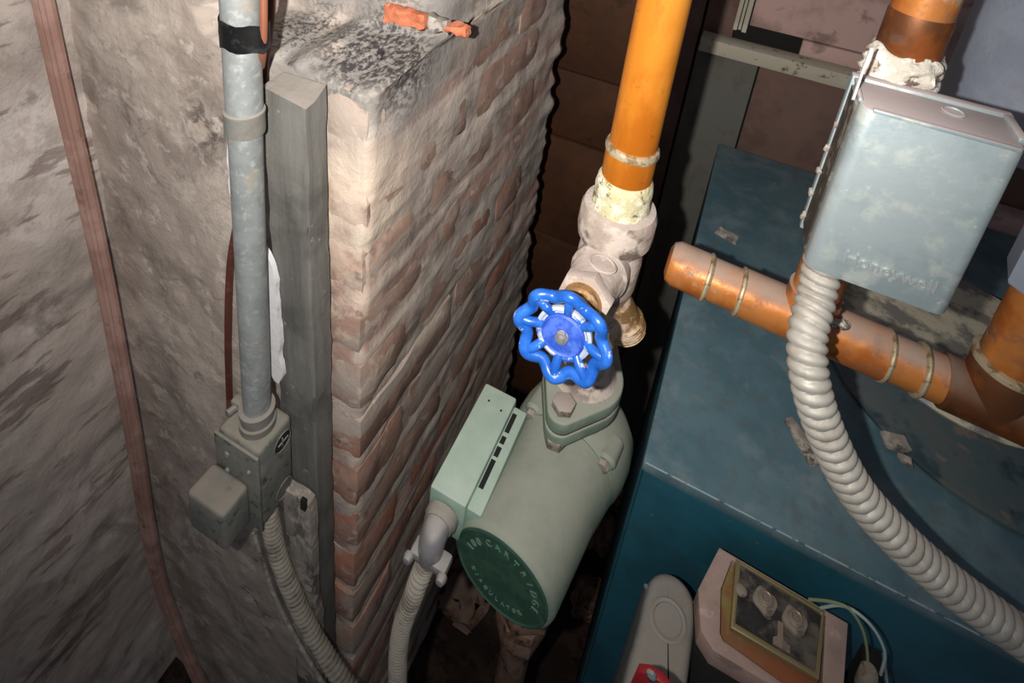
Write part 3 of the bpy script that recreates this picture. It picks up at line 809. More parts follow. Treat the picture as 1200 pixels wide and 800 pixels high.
# handwheel
wn = Vector((0.02, 1, -0.16)).normalized()       # axis, pointing away from the viewer
hw_bd = wn
fw = frame(WC, -hw_bd, (1, 0, 0))
hw = bmn(); R0 = 0.0288
rp = []
for k in range(160):
    a = 2 * pi * k / 160
    s = cos(8 * a)
    r = R0 * (1.0 + 0.08 * s)
    rp.append(fw @ Vector((r * cos(a), r * sin(a), 0.0018 * s)))
rings = []
for k in range(160):
    p = rp[k]; T = (rp[(k + 1) % 160] - rp[k - 1]).normalized()
    n_ = (fw.to_3x3() @ Vector((0, 0, 1))); s_ = T.cross(n_).normalized()
    rings.append([p + (s_ * cos(2 * pi * i / 12) * 0.0042 + n_ * sin(2 * pi * i / 12) * 0.0038) for i in range(12)])
rings.append(rings[0])
ring_surface(hw, rings, cap0=False, cap1=False)
bmesh.ops.remove_doubles(hw, verts=hw.verts, dist=1e-6)
for k in range(8):
    a = 2 * pi * k / 8
    d = Vector((cos(a), sin(a), 0))
    tube(hw, [fw @ (d * R0 * 1.06 + Vector((0, 0, 0.001))), fw @ (d * R0 * 0.82 + Vector((0, 0, 0.0005))), fw @ (d * R0 * 0.55 + Vector((0, 0, -0.0035)))], 0.0033, 10)
hwo = put('handwheel', hw, M_blue, vl, angle=60, label='round blue scalloped handwheel')
bm = bmn(); lathe(bm, [(0.0175, -0.006), (0.0195, -0.0045), (0.0195, -0.002), (0.0175, -0.001), (0.0160, -0.0025), (0.010, -0.0025)], fw, 40); put('web_ring', bm, M_chip, hwo)
bm = bmn(); lathe(bm, [(0.0150, -0.004), (0.0152, -0.0005), (0.0140, 0.0008), (0.0132, -0.0002), (0.0060, 0.0004), (0.0001, 0.0004)], fw, 40); put('name_disc', bm, M_bluehub, hwo)
bm = bmn(); prism(bm, hexp(0.0048, 0.2), 0.0002, 0.0032, fw, 0.0006); lathe(bm, [(0.0026, 0.003), (0.0024, 0.0052), (0.0001, 0.0056)], fw, 14); put('nut', bm, M_zinc, hwo)

# pump
AZ = radians(8)
U = Vector((sin(AZ), cos(AZ), 0)); V_ = Vector((cos(AZ), -sin(AZ), 0))
fl = Matrix((U, V_, (0, 0, 1))).transposed().to_4x4(); fl.translation = Vector((PX, PY, 0))
def hull2(cs):
    pts = []
    for cx, cy, r in cs:
        for k in range(40): pts.append((cx + r * cos(2 * pi * k / 40), cy + r * sin(2 * pi * k / 40)))
    pts = sorted(set(pts))
    def half(ps):
        h = []
        for p in ps:
            while len(h) > 1 and (h[-1][0] - h[-2][0]) * (p[1] - h[-2][1]) - (h[-1][1] - h[-2][1]) * (p[0] - h[-2][0]) <= 1e-12: h.pop()
            h.append(p)
        return h
    a = half(pts); b = half(pts[::-1])
    return a[:-1] + b[:-1]
FLG = hull2([(0, 0, 0.036), (0.043, 0, 0.013), (-0.043, 0, 0.013)])
pump = empty('circulator_pump', (PX, PY, 0.76), 'dusty green circulator pump hanging below the blue-handled valve', 'pump')
bm = bmn(); prism(bm, FLG, 0.9315, 0.946, fl, 0.0022, 3); top_fl = put('upper_flange', bm, M_green, pump)
bm = bmn(); prism(bm, [(x * 0.97, y * 0.97) for x, y in FLG], 0.9298, 0.9316, fl); put('gasket', bm, M_dark, pump)
bm = bmn(); prism(bm, FLG, 0.9165, 0.930, fl, 0.0022, 3)
lathe(bm, [(0.034, 0.918), (0.030, 0.905), (0.032, 0.885)], frame((PX, PY, 0), (0, 0, 1)), 36); put('pump_flange', bm, M_green, pump)
bm = bmn()
for k in range(4):
    c_ = at(690 + 6 * k, 467 + 1 * k, Z=0.946)
    box(bm, (-0.0005, -0.0026, -0.0002), (0.0005, 0.0026, 0.0005), 0.0001, 1, Matrix.Translation(c_) @ Matrix.Rotation(radians(35), 4, 'Z'))
put('relief_marks', bm, M_bolt, top_fl)
for s in (-1, 1):
    c = fl @ Vector((s * 0.0415, 0, 0.946))
    bm = bmn(); prism(bm, hexp(0.0102, 0.4), 0, 0.0075, Matrix.Translation(c), 0.0009); put('bolt_head', bm, M_bolt, pump)
    cn_ = at(652, 508, Z=0.921) if s < 0 else c - Vector((0, 0, 0.0295))
    bm = bmn(); prism(bm, hexp(0.0100, 0.1), -0.0100, 0.0, Matrix.Translation(cn_), 0.0009); lathe(bm, [(0.0052, -0.018), (0.0052, -0.008)], Matrix.Translation(c - Vector((0, 0, 0.0295))), 14); put('bolt_nut', bm, M_bolt, pump)
ZP = 0.853
fm = frame(Vector((PX, PY, ZP)) + Vector((0.004, 0, 0)), -U)      # z toward the viewer
EL = 0.128
RM = 0.0475
bm = bmn()
lathe(bm, [(RM + 0.004, 0.022), (RM + 0.0015, 0.045), (RM, 0.06), (RM - 0.0003, EL - 0.006), (RM - 0.0016, EL - 0.002), (RM - 0.004, EL), (RM - 0.006, EL), (RM - 0.008, EL - 0.004)], fm, 72); mh = put('motor_housing', bm, M_green, pump)
bm = bmn(); lathe(bm, [(RM - 0.0045, EL - 0.003), (RM - 0.0045, EL + 0.0006), (RM - 0.0062, EL + 0.0012), (RM - 0.0075, EL + 0.0002), (0.0001, EL - 0.0002)], fm, 72); ec = put('end_plate', bm, M_greencap, pump, label='darker green lettered end plate')
bm = bmn()
def arc_text(txt, a0, step, r, size, flip=1):
    # angles measured in the cap plane seen from the viewer: 0 = right, 90 = up
    ex = V_; ez = Vector((0, 0, 1)); C = fm @ Vector((0, 0, EL + 0.0001))
    for k, ch in enumerate(txt):
        if ch == ' ': continue
        a = radians(a0 - step * k)
        o = C + (ex * cos(a) + ez * sin(a)) * r
        upv = (ex * cos(a) + ez * sin(a)) * flip
        xv = upv.cross(-U); xv = -xv if False else xv
        m = Matrix((xv.normalized(), upv.normalized(), xv.cross(upv).normalized())).transposed().to_4x4(); m.translation = o
        text_mesh(bm, ch, size, m, 0.0005)
arc_text('CARTRIDGE', 118, 15.5, 0.0315, 0.0085)
arc_text('100', 168, 14, 0.0305, 0.0095)
arc_text('CIRCULATOR', 214, -11, 0.030, 0.0055, -1)
put('end_plate_lettering', bm, M_greentext, ec)
bm = bmn(); 
def lat(p): return [(r, h) for r, h in p]
lathe(bm, [(0.020, -0.036), (0.044, -0.034), (0.053, -0.022), (0.056, -0.004), (0.056, 0.010), (0.054, 0.020), (0.0515, 0.026)], fm, 60, rf=lambda a, h: 1 + 0.035 * cos(a - 2.2))
vo = put('volute', bm, M_green, pump)
for k in range(4):
    a = pi / 4 + k * pi / 2
    m = fm @ Matrix.Translation((0.052 * cos(a), 0.052 * sin(a), 0.012))
    bm = bmn(); lathe(bm, [(0.009, -0.010), (0.0095, 0.010), (0.007, 0.013)], m, 18); e = put('bolt_boss', bm, M_green, pump)
    bm = bmn(); prism(bm, hexp(0.0058, 0.2), 0.012, 0.018, m, 0.0006); put('bolt_cap', bm, M_bolt, e)
# control box on the pump's left shoulder
bm = bmn(); box(bm, (-0.1375, 0.288, 0.853), (-0.1045, 0.390, 0.900), 0.0022, 2); cb = put('control_box', bm, M_greenbox, pump, label='paler mint green control box')
bm = bmn(); box(bm, (-0.1050, 0.291, 0.860), (-0.0915, 0.386, 0.8945), 0.002, 2); put('mounting_lip', bm, M_greenbox, cb)
for y0, y1 in ((0.309, 0.334), (0.337, 0.346), (0.349, 0.356), (0.360, 0.379)):
    bm = bmn(); box(bm, (-0.1035, y0, 0.8938), (-0.0992, y1, 0.8950), 0.0003); put('slot', bm, M_dark, cb)
for y0, y1 in ((0.313, 0.331), (0.363, 0.376)):
    pass
for sx, sy in ((-0.127, 0.375), (-0.113, 0.372)):
    bm = bmn(); lathe(bm, [(0.0011, 0), (0.0009, 0.0004), (0.0001, 0.0004)], frame((sx, sy, 0.9), (0, 0, 1)), 10); put('screw_hole', bm, M_dark, cb)
# elbow connector
el = empty('elbow_connector', (-0.124, 0.27, 0.84), 'shiny zinc elbow connector screwed to the pump control box', 'connector')
E0 = Vector((-0.1225, 0.2875, 0.8790)); 
bm = bmn(); lathe(bm, [(0.0125, 0.0), (0.0140, 0.001), (0.0140, 0.006), (0.0128, 0.0072), (0.0122, 0.010)], frame(E0, (0, -1, 0)), 28); put('locknut_collar', bm, M_emt_dull, el)
EP = [E0 + Vector((0, -0.006, 0)), E0 + Vector((0, -0.012, -0.0005)), E0 + Vector((0.0005, -0.0185, -0.006)), E0 + Vector((0.001, -0.020, -0.014)), E0 + Vector((0.001, -0.020, -0.020))]
bm = bmn(); tube(bm, EP, 0.0112, 22, fn=lambda s, a: 0.0115 - 0.0012 * sin(min(1, s / 0.05) * pi)); put('elbow_body', bm, M_zinc, el)
bm = bmn()
CB = E0 + Vector((0.001, -0.020, -0.022))
box(bm, (CB.x - 0.015, CB.y - 0.009, CB.z - 0.001), (CB.x + 0.018, CB.y + 0.006, CB.z + 0.009), 0.003, 2); put('clamp', bm, M_zinc, el)
for sx in (-0.014, 0.016):
    bm = bmn(); lathe(bm, [(0.0040, 0.0), (0.0044, 0.003), (0.0030, 0.006), (0.0001, 0.0065)], frame((CB.x + sx, CB.y - 0.008, CB.z + 0.004), (0, -1, 0.1)), 14); put('clamp_screw', bm, M_zinc, el)
bm = bmn(); flex(bm, [CB + Vector((0.000, 0, 0.002)), CB + Vector((-0.004, 0.0, -0.016)), at(487, 690, Y=0.262), at(470, 740, Y=0.262), at(466, 790, Y=0.262), at(470, 850, Y=0.262), at(480, 920, Y=0.262)], 0.0086, 0.0050, 0.0026, 18)
tag(put('flexible_conduit', bm, M_flex_old, angle=60), 'thin flexible metal conduit hanging from the elbow on the pump control box', 'conduit')

# lower return pipe with union
lp = empty('lower_pipe_union', (-0.048, 0.405, 0.0), 'rusty brown pipe union below the round end of the green pump', 'union')
LM = frame((-0.060, 0.392, 0), (0, 0, 1))
bm = bmn(); lathe(bm, [(0.017, 0.0), (0.017, 0.700), (0.024, 0.710), (0.030, 0.735), (0.030, 0.800)], LM, 30); put('pipe', bm, M_rust, lp)
bm = bmn(); prism(bm, hexp(0.0335, 0.5), 0.610, 0.640, LM, 0.003); put('union_nut', bm, M_rust, lp)
bm = bmn(); prism(bm, FLG, 0.776, 0.800, fl, 0.003); put('lower_flange', bm, M_rust, lp)
bm = bmn(); prism(bm, hexp(0.029, 0.2), 0.560, 0.600, LM, 0.003); put('coupling_nut', bm, M_rust, lp)
bm = bmn(); lathe(bm, [(0.026, 0.645), (0.0275, 0.665), (0.0275, 0.690), (0.024, 0.705)], LM, 30); put('sleeve', bm, M_rust, lp)

# ================================================================== BOILER
BX0, BY0, BZ = 0.016, 0.406, 0.880
bo_ = empty('boiler', (0.36, 0.70, 0), 'large teal enamelled boiler jacket below the copper pipes', 'boiler')
bm = bmn(); box(bm, (BX0, BY0, BZ - 0.012), (0.72, 0.995, BZ), 0.002, 2); tp = put('top_panel', bm, M_boiler_top, bo_, label='dusty teal top panel, coloured lighter for the flash on it')
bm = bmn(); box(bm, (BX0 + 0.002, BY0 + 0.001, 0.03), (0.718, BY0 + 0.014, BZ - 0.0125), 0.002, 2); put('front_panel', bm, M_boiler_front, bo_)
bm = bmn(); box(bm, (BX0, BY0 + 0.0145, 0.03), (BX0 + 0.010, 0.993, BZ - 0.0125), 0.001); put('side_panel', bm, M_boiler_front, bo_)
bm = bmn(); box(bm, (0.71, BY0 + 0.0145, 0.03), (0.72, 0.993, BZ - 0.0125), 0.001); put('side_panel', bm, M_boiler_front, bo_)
bm = bmn(); box(bm, (0.03, BY0 + 0.02, 0.0), (0.70, 0.98, 0.03)); put('base', bm, M_dark, bo_)
bm = bmn(); tube(bm, [(BX0 + 0.002, BY0 + 0.0008, BZ - 0.0010), (0.718, BY0 + 0.0008, BZ - 0.0008)], 0.0008, 8, smooth=False); put('worn_edge', bm, M_edge, bo_, label='bright worn front edge')
bm = bmn(); lathe(bm, [(0.001, 0.0), (0.162, 0.0), (0.165, 0.002), (0.165, 0.005), (0.162, 0.0065), (0.001, 0.0065)], frame((0.335, 0.668, BZ), (0, 0, 1)), 96); ld_ = put('round_cover', bm, M_lid, tp)
bm = bmn(); lathe(bm, [(0.001, 0.0065), (0.120, 0.0065), (0.122, 0.010), (0.118, 0.014), (0.001, 0.014)], frame((0.315, 0.708, BZ), (0, 0, 1)), 80); put('flue_collar', bm, M_collar, tp, label='pale round collar plate')
# flakes of plaster lying on the boiler
for k, (px, py, sx, sy) in enumerate(((940, 518, 0.042, 0.014), (1048, 518, 0.022, 0.014), (1060, 540, 0.010, 0.008), (852, 278, 0.03, 0.015))):
    p = at(px, py, Z=BZ + (0.0 if k in (0, 3) else 0.0065))
    t = rough_box(sx, sy, 0.004, (5, 4, 1), 0.001, 0.003, k + 3, 80)
    for v in t.verts:
        v.co = Matrix.Rotation(radians((-55, 20, 10, -20)[k]), 3, 'Z') @ v.co + p + Vector((0, 0, 0.0022))
    tag(put('plaster_flake', t, M_offcut), ('longest tan plaster flake on the boiler top, left of the flexible conduit', 'larger pale flake on the round boiler cover near the conduit shadow', 'small pale flake on the round cover nearest the boiler front edge', 'grey flake on the boiler top behind the capped end of the copper pipe')[k], 'debris')

# flue duct
fu = empty('flue_duct', (0.262, 0.62, 1.19), 'wide blue-grey sheet metal flue duct behind the steel control box', 'duct')
bm = bmn(); lathe(bm, [(0.078, 1.196), (0.0815, 1.198), (0.0815, 1.206), (0.080, 1.208), (0.080, 1.60)], frame((0.262, 0.62, 0), (0, 0, 1)), 72); fd_ = put('duct_pipe', bm, M_flue, fu)
bm = bmn(); 
a_ = radians(-118); pp = Vector((0.262 + 0.080 * cos(a_), 0.62 + 0.080 * sin(a_), 0)); tube(bm, [pp + Vector((0, 0, 1.21)), pp + Vector((0, 0, 1.60))], 0.0010, 8, smooth=False); put('seam', bm, M_galv_dark, fu)

# copper header with cap, tees
HY = 0.43
hd = empty('copper_header', (0.13, HY, 1.065), 'tarnished horizontal copper header with capped end crossing above the boiler', 'pipe')
A = at(782, 304, Y=HY); B = at(1190, 482, Y=HY); B = A + (B - A) * 1.6
ax = (B - A).normalized(); fh = frame(A, ax, (0, 0, 1))
HL = (B - A).length
def hx(px): # distance along header for a pixel column
    best = None
    for k in range(2000):
        s = HL * k / 1999; p = A + ax * s; q = ROT.transposed() @ (p - CAM); x_ = 600 + FPX * q.x / -q.z
        if best is None or abs(x_ - px) < best[0]: best = (abs(x_ - px), s)
    return best[1]
RH = 0.0172
bm = bmn(); lathe(bm, [(RH, hx(815)), (RH, HL)], fh, 40); put('pipe', bm, M_copper_old, hd)
s1 = hx(828)
bm = bmn(); lathe(bm, [(0.0001, 0), (0.010, 0.0002), (0.0155, 0.0022), (0.0182, 0.007), (0.0184, s1)], fh, 40); put('end_cap', bm, M_copper_old, hd)
s2 = hx(866); s3 = hx(1036); s4 = hx(1076)
bm = bmn(); lathe(bm, [(0.0178, s2), (0.0190, s2 + 0.001), (0.0190, s3 - 0.001), (0.0178, s3)], fh, 40); te = put('tee', bm, M_copper_old, hd)
for s in (s1, s2, s3, s4):
    bm = bmn(); lathe(bm, [(RH + 0.0002, s - 0.0015), (RH + 0.0024, s - 0.0006), (RH + 0.0026, s + 0.001), (RH + 0.0012, s + 0.003), (RH, s + 0.0035)], fh, 36, rf=lambda a, h: 1 + 0.012 * sin(3 * a)); put('solder_ring', bm, M_solder, hd)
RXx = 0.1005
zh = (A + ax * ((RXx - A.x) / ax.x)).z
bm = bmn(); lathe(bm, [(0.0190, zh), (0.0192, zh + 0.012), (0.0188, zh + 0.030)], frame((RXx, HY, 0), (0, 0, 1)), 36); put('tee_branch', bm, M_copper_old, hd)
r2x = at(1186, 400, Y=HY).x + 0.004
zh2 = (A + ax * ((r2x - A.x) / ax.x)).z
s5 = (r2x - A.x) / ax.x
bm = bmn(); lathe(bm, [(0.0178, s5 - 0.030), (0.0194, s5 - 0.028), (0.0194, s5 + 0.03), (0.0178, s5 + 0.032)], fh, 40); lathe(bm, [(0.0196, zh2), (0.0202, zh2 + 0.032), (0.0192, zh2 + 0.034)], frame((r2x, HY, 0), (0, 0, 1)), 36)
put('tee', bm, M_copper_dark, hd)

rs = empty('riser_pipe', (RXx, HY, 1.1), 'short copper riser with crusty white joint rising behind the steel control box', 'pipe')
bm = bmn(); lathe(bm, [(0.0165, zh + 0.028), (0.0165, 1.290)], frame((RXx, HY, 0), (0, 0, 1)), 36); put('lower_pipe', bm, M_copper_old, rs)
bm = bmn(); lathe(bm, [(0.0178, 1.290), (0.0178, 1.60)], frame((RXx, HY, 0), (0, 0, 1)), 40); put('upper_pipe', bm, M_copper_old, rs, label='smoke-stained copper pipe')
bm = bmn()
lathe(bm, [(0.0180, 1.308), (0.0186, 1.309), (0.0186, 1.333), (0.0180, 1.336)], frame((RXx, HY, 0), (0, 0, 1)), 40); put('stained_sleeve', bm, M_copper_dark, rs, label='grey burnt section above the white joint'); bm = bmn()
t = bmesh.new(); rings = []
for k in range(22):
    h = 1.276 + 0.036 * k / 21
    e = sin(pi * min(1, max(0, k / 21))) ** 0.4
    rings.append([Vector((RXx + (0.0165 + 0.006 * e + 0.004 * noise.noise(Vector((cos(a) * 3, sin(a) * 3, h * 200)))) * cos(a), HY + (0.0165 + 0.006 * e + 0.004 * noise.noise(Vector((cos(a) * 3, sin(a) * 3, h * 200)))) * sin(a), h + 0.002 * sin(4 * a))) for a in [2 * pi * i / 48 for i in range(48)]])
ring_surface(bm, rings); t.free()
put('crusted_joint', bm, M_crust, rs, angle=60)

r2 = empty('side_riser', (r2x, HY, zh2), 'dark stained copper riser at the right edge with grey fitting', 'pipe')
bm = bmn(); lathe(bm, [(0.0178, zh2 + 0.030), (0.0178, 1.185)], frame((r2x, HY, 0), (0, 0, 1)), 36); put('pipe', bm, M_copper_old, r2)
bm = bmn(); lathe(bm, [(0.0195, -0.0035), (0.0218, -0.002), (0.0215, 0.001), (0.0185, 0.003)], frame((r2x, HY, zh2 + 0.036), (0.05, 0, 1)), 36); put('solder_ring', bm, M_solder, r2)
bm = bmn(); prism(bm, hexp(0.0265, 0.3), 1.172, 1.232, frame((r2x, HY, 0), (0, 0, 1)), 0.004); lathe(bm, [(0.0225, 1.232), (0.0225, 1.262)], frame((r2x, HY, 0), (0, 0, 1)), 28); put('union_fitting', bm, M_flue, r2, label='grey union fitting')
bm = bmn(); lathe(bm, [(0.0178, 1.26), (0.0178, 1.50)], frame((r2x, HY, 0), (0, 0, 1)), 30); put('upper_pipe', bm, M_copper_dark, r2)

# ---- aquastat cover
FX0, FX1, FY, FZ0, FZ1, FYB = 0.0735, 0.1525, 0.362, 1.1755, 1.2920, 0.4065
aq = empty('control_enclosure', (0.113, 0.39, FZ0), 'galvanised steel control enclosure with raised lettering hung over the copper header', 'enclosure')
bm = bmn()
t = bmesh.new()
# slightly tapering five-sided cover
def cv(x, y, z):
    f = (z - FZ0) / (FZ1 - FZ0)
    return Vector((x, y, z))
bmesh.ops.create_cube(t, size=1)
for v in t.verts:
    x_ = FX0 if v.co.x < 0 else FX1; y_ = FY if v.co.y < 0 else FYB; z_ = FZ0 if v.co.z < 0 else FZ1
    if y_ == FYB and z_ == FZ0: z_ += 0.004
    v.co = Vector((x_, y_, z_))
ed = [e for e in t.edges if all(abs(v.co.y - FY) < 1e-6 for v in e.verts)]
vert = [e for e in ed if abs(e.verts[0].co.x - e.verts[1].co.x) < 1e-6]
bmesh.ops.bevel(t, geom=vert, offset=0.0075, segments=6, profile=0.5, affect='EDGES')
sharp = [e for e in t.edges if len(e.link_faces) == 2 and e.calc_face_angle(0) > 0.7]
bmesh.ops.bevel(t, geom=sharp, offset=0.0012, segments=2, profile=0.5, affect='EDGES')
merge(bm, t)
cvr = put('cover', bm, M_galv, aq)
bm = bmn(); box(bm, (FX0 + 0.006, FY - 0.0002, FZ1 - 0.0012), (FX1 - 0.003, FY + 0.0030, FZ1 + 0.0012), 0.0006); box(bm, (FX0 - 0.0008, FY + 0.010, FZ1 - 0.001), (FX0 + 0.0014, FYB, FZ1 + 0.0012), 0.0005); put('folded_lip', bm, M_galv, cvr)
bm = bmn(); box(bm, (FX0 - 0.0022, FYB - 0.004, FZ0 - 0.001), (FX1 + 0.0035, FYB + 0.0035, FZ1 + 0.002), 0.0008); bp_ = put('back_plate', bm, M_galv, aq)
bm = bmn(); box(bm, (FX1 - 0.002, FY + 0.012, FZ1 - 0.002), (FX1 + 0.0030, FYB - 0.002, FZ1 + 0.0022), 0.0008); put('side_flange', bm, M_galv, aq)
bm = bmn(); box(bm, (FX0 - 0.0012, FY + 0.012, FZ0 + 0.004), (FX0 + 0.0005, FYB - 0.003, FZ1 - 0.004), 0.0004); sp = put('side_plate', bm, M_galv_dark, aq, label='side plate coloured dark for the grazing flash')  # flash only grazes this side; its dimness is put into the plate's colour
bm = bmn(); prism(bm, [(0, 0), (0.003, 0.002), (0.0042, -0.016), (0.0028, -0.030), (-0.0005, -0.034), (0.0012, -0.020)], 0, 0.0012, frame((FX0 - 0.0012, FY + 0.018, FZ1 - 0.004), (-1, 0, 0), (0, 1, 0)) @ Matrix.Scale(1, 4), 0); put('paint_drip', bm, M_white, sp)
for k in range(5):
    bm = bmn(); t = rough_box(0.003, 0.004, 0.005, (2, 2, 2), 0.001, 0.0014, k + 20, 200)
    for v in t.verts: v.co += Vector((FX0 - 0.002, FYB - 0.004 + 0.001 * (k % 2), FZ0 + 0.010 + 0.026 * k * 0.7))
    merge(bm, t); put('dust_clump', bm, M_offcut, sp)
bm = bmn(); lathe(bm, [(0.0058, -0.0004), (0.0062, 0.0006), (0.0055, 0.0009), (0.0050, 0.0001), (0.0001, 0.0001)], frame((FX0 + 0.050, FY + 0.028, FZ1 + 0.0003), (0, 0, 1)), 24); put('knockout', bm, M_galv, cvr)
bm = bmn(); Ml = Matrix.Translation((0.1165, FY - 0.0001, FZ0 + 0.0180)) @ Matrix.Rotation(radians(90), 4, 'X')
text_mesh(bm, 'Honeywell', 0.0115, Ml, 0.0011); put('lettering', bm, M_relief, cvr)
# crumb of lime on the header under the enclosure
t = rough_box(0.012, 0.008, 0.006, (4, 4, 3), 0.002, 0.003, 31, 200)
cp_ = at(1000, 344, Y=0.416)
for v in t.verts: v.co += Vector((cp_.x, 0.420, zh + 0.0175))
tag(put('lime_crumb', t, M_crust), 'small bright white crumb lying on the copper header under the steel enclosure', 'debris')

# big flexible conduit from the enclosure
fp = [Vector((0.0855, 0.378, FZ0 + 0.004)), at(957, 345, Y=0.368), at(946, 395, Y=0.348), at(950, 450, Y=0.335), at(969, 510, Y=0.33), at(1002, 573, Y=0.328), at(1050, 628, Y=0.33), at(1110, 682, Y=0.335), at(1180, 734, Y=0.34), at(1260, 790, Y=0.345), at(1340, 850, Y=0.35)]
bm = bmn(); flex(bm, fp, 0.0122, 0.0070, 0.0029, 26)
tag(put('flexible_conduit', bm, M_flex, angle=60), 'thick pale flexible metal conduit curving from the steel enclosure over the boiler', 'conduit')

# ================================================================== BURNER
bu = empty('oil_burner', (0.09, 0.35, 0.0), 'grey rounded oil burner housing with red label before the boiler', 'burner')
bm = bmn()
prism(bm, hull2([(0.0615, 0.336, 0.020), (0.0575, 0.262, 0.020), (0.078, 0.332, 0.004), (0.077, 0.258, 0.004)]), 0.56, 0.847, None, 0.008, 4); put('housing', bm, M_burner, bu)
bm = bmn(); lathe(bm, [(0.013, 0), (0.0145, 0.0012), (0.013, 0.0020), (0.011, 0.0014), (0.0105, 0.0004)], frame((0.0610, 0.322, 0.847), (0, 0, 1)), 36); put('embossed_ring', bm, M_burner, bu)
bm = bmn(); tube(bm, [(0.0412, 0.338, 0.842), (0.0410, 0.338, 0.60)], 0.0018, 8, smooth=False); put('seam_trim', bm, M_chrome, bu, label='bright metal seam')
pl = at(768, 800, Y=0.305)
bm = bmn(); box(bm, (0.056, 0.2915, 0.745), (0.088, 0.2945, 0.795), 0.001)
bm.free(); bm = bmn()
LN = Vector((-0.10, -1.0, 0.0)).normalized(); LXv = Vector((1.0, -0.10, 0.0)).normalized()
lc = at(752, 776, Y=0.2365)
prism(bm, [(0.004, 0.0), (0.012, 0.002), (0.034, -0.008), (0.038, -0.05), (-0.003, -0.05), (-0.001, -0.006)], -0.002, 0.003, frame(lc, LN, LXv), 0.0006)
rl = put('label_plate', bm, M_red, bu, label='red label plate')
bm = bmn(); lathe(bm, [(0.0032, 0), (0.0032, 0.002), (0.002, 0.003), (0.0001, 0.0032)], frame(at(764, 789, Y=0.2335), LN), 16); put('screw', bm, M_chrome, rl)

# ignition transformer with open top
TZ = 0.866
def tz(px, py, z=TZ): 
    p = at(px, py, Z=z); return (p.x, p.y)
tr = empty('ignition_transformer', (0.13, 0.34, 0.853), 'open-topped ignition transformer with two spring contacts on the burner', 'transformer')
o0 = tz(841, 641); o1 = tz(993, 728); o2 = tz(826, 690); o3 = tz(832, 742)
x0, x1 = 0.088, 0.196; y1 = 0.384; y0 = 0.291
outer = [tz(818, 690), tz(843, 641), tz(994, 730), tz(985, 860), tz(905, 803), tz(836, 762), tz(821, 738)]
def ringprism(bm, out, inn, z0, z1):
    t = bmesh.new()
    a = [t.verts.new((x, y, z1)) for x, y in out]; b = [t.verts.new((x, y, z1)) for x, y in inn]
    c = [t.verts.new((x, y, z0)) for x, y in out]; d = [t.verts.new((x, y, z0)) for x, y in inn]
    n = len(out)
    for i in range(n):
        j = (i + 1) % n
        t.faces.new((a[i], a[j], b[j], b[i])); t.faces.new((c[j], c[i], d[i], d[j]))
        t.faces.new((a[j], a[i], c[i], c[j])); t.faces.new((b[i], b[j], d[j], d[i]))
    bmesh.ops.recalc_face_normals(t, faces=t.faces)
    bmesh.ops.bevel(t, geom=[e for e in t.edges if e.calc_face_angle(0) > 0.8], offset=0.0008, segments=2, profile=0.5, affect='EDGES')
    merge(bm, t)
inner = [tz(845, 690), tz(858, 655), tz(968, 720), tz(962, 835), tz(915, 798), tz(848, 750), tz(844, 742)]
bm = bmn(); ringprism(bm, outer, inner, 0.848, TZ); put('cover_flange', bm, M_pinkmetal, tr)
bm = bmn(); ringprism(bm, outer, inner, 0.700, 0.8475); put('base_frame', bm, M_dark, tr)
bm = bmn(); prism(bm, inner, 0.846, 0.8560); put('rust_tray', bm, M_brownmetal, tr)
RIM = [tz(862, 654), tz(967, 716), tz(960, 797), tz(856, 735)]
PIT = [tz(868, 661), tz(963, 719), tz(955, 787), tz(862, 730)]
bm = bmn(); ringprism(bm, RIM, PIT, 0.861, 0.8665); put('inner_rim', bm, M_brassedge, tr)
bm = bmn(); rings = []
t = bmesh.new(); g = []
for j in range(26):
    r = []
    for i in range(34):
        fu_, fv_ = i / 33, j / 25
        tl, tr_, br, bl = [Vector(q) for q in PIT]
        pq = (bl.lerp(br, fu_)).lerp(tl.lerp(tr_, fu_), fv_); xx, yy = pq.x, pq.y
        r.append(t.verts.new((xx, yy, 0.8635 + 0.0022 * fbm((xx, yy, 0), 90))))
    g.append(r)
for j in range(25):
    for i in range(33): t.faces.new((g[j][i], g[j][i + 1], g[j + 1][i + 1], g[j + 1][i]))
merge(bm, t); put('potting', bm, M_pitch, tr, angle=60, label='dusty black pitch filling')
for (cx, cy) in (tz(897, 703, 0.866), tz(932, 726, 0.866)):
    bm = bmn(); lathe(bm, [(0.0095, 0.861), (0.0088, 0.8655), (0.0072, 0.8665), (0.0001, 0.8665)], frame((cx, cy, 0), (0, 0, 1)), 28, rf=lambda a, h: 1 + 0.08 * sin(4 * a)); cs = put('insulator', bm, M_ceramic, tr)
    pts = []
    for k in range(70):
        a = k / 69 * 2 * pi * 3.2; rr = 0.0056 - 0.0022 * k / 69
        pts.append(Vector((cx + rr * cos(a), cy + rr * sin(a), 0.8668 + 0.0035 * k / 69)))
    bm = bmn(); tube(bm, pts, 0.0008, 7, smooth=False); put('spring_contact', bm, M_spring, cs)
bm = bmn(); prism(bm, [(0, 0), (0.012, 0.0), (0.012, 0.004), (0.007, 0.006), (0.007, 0.016), (0.003, 0.016), (0.003, 0.006), (0, 0.004)], 0, 0.002, Matrix.Translation(at(905, 755, Z=0.8655)), 0); put('bracket', bm, M_spring, tr)
bm = bmn(); lathe(bm, [(0.004, 0), (0.0045, 0.002), (0.003, 0.003), (0.0001, 0.003)], frame(at(868, 693, Z=0.8655), (0, 0, 1)), 16); put('clip', bm, M_ceramic, tr)
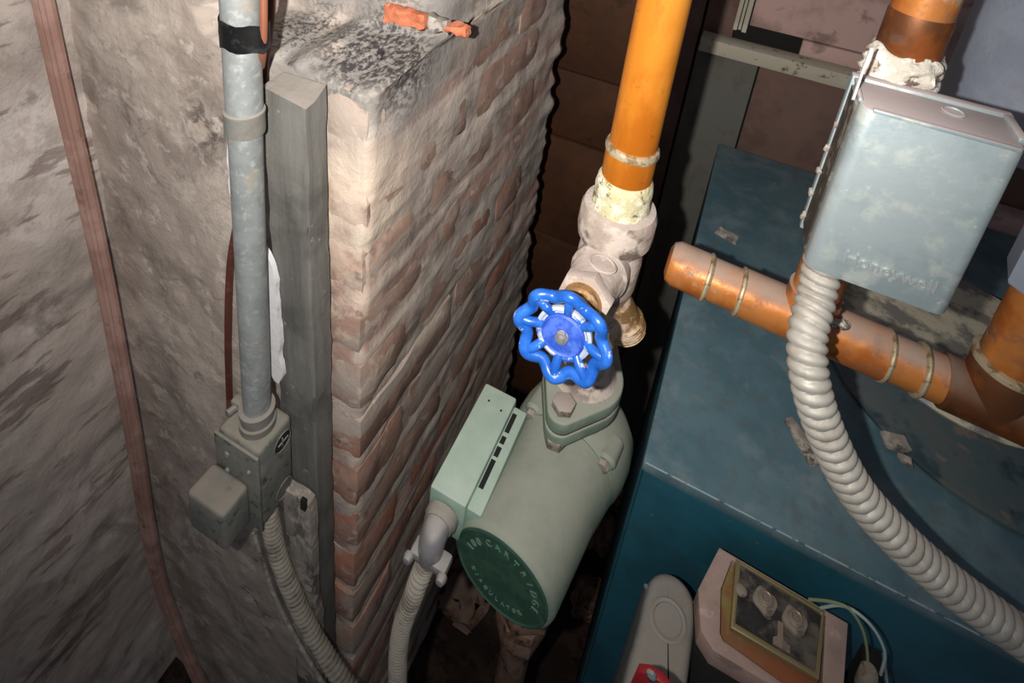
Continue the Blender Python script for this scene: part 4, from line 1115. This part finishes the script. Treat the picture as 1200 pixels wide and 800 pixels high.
# terminal cover on the right
bm = bmn(); box(bm, (x1 + 0.001, y0 + 0.01, 0.80), (x1 + 0.014, y1 - 0.012, 0.862), 0.003, 2); put('side_housing', bm, M_dark, tr)
bm = bmn(); tube(bm, [(x1 + 0.0155, y1 - 0.014, 0.862), (x1 + 0.0155, y1 - 0.045, 0.862), (x1 + 0.0155, y0 + 0.01, 0.845)], 0.0013, 8); put('side_trim', bm, M_chrome, tr)

# wires from the transformer to a wire nut
wn_ = at(1017, 786, Y=0.352)
for nm, mt, pts, lb in (('green_wire', M_wgreen, [(948, 702), (975, 705), (995, 713), (1010, 735), (1016, 760), (1017, 782)], 'thin green wire looping from the transformer to the wire connector'),
                        ('grey_wire', M_wwhite, [(962, 712), (985, 709), (1005, 718), (1025, 738), (1037, 765), (1032, 790)], 'outermost pale grey wire looping right of the transformer'),):
    bm = bmn(); tube(bm, [at(x, y, Y=0.366 - 0.002 * i) for i, (x, y) in enumerate(pts)], 0.0011, 8, step=0.003)
    tag(put(nm, bm, mt), lb, 'wire')
bm = bmn(); lathe(bm, [(0.0040, 0.0), (0.0058, 0.002), (0.0072, 0.012), (0.0078, 0.018), (0.0001, 0.019)], frame(wn_ + Vector((0, 0, 0.004)), (0.15, -0.1, -1)), 18, rf=lambda a, h: 1 + 0.05 * sin(9 * a))
tag(put('wire_nut', bm, M_ceramic), 'dusty brown wire nut gathering the thin wires right of the transformer', 'connector')

# rubble in the gap
for k, (px, py, z, s) in enumerate(((708, 620, 0.03, 0.05), (545, 690, 0.02, 0.08), (690, 700, 0.02, 0.05), (720, 575, 0.03, 0.04))):
    p = at(px, py, Z=z)
    t = rough_box(s, s * 1.2, s * 0.7, (6, 6, 5), s * 0.25, s * 0.2, 50 + k, 14 / s * 0.05 * 20)
    for v in t.verts: v.co += Vector((p.x, p.y, s * 0.33))
    tag(put('rubble_stone', t, M_rust, angle=60), ('rusty brown lump on the floor beside the teal boiler side', 'broad dark stone on the floor below the pump elbow', 'dark stone on the floor right of the pump end plate', 'small brown lump highest up between pump and boiler')[k], 'stone')
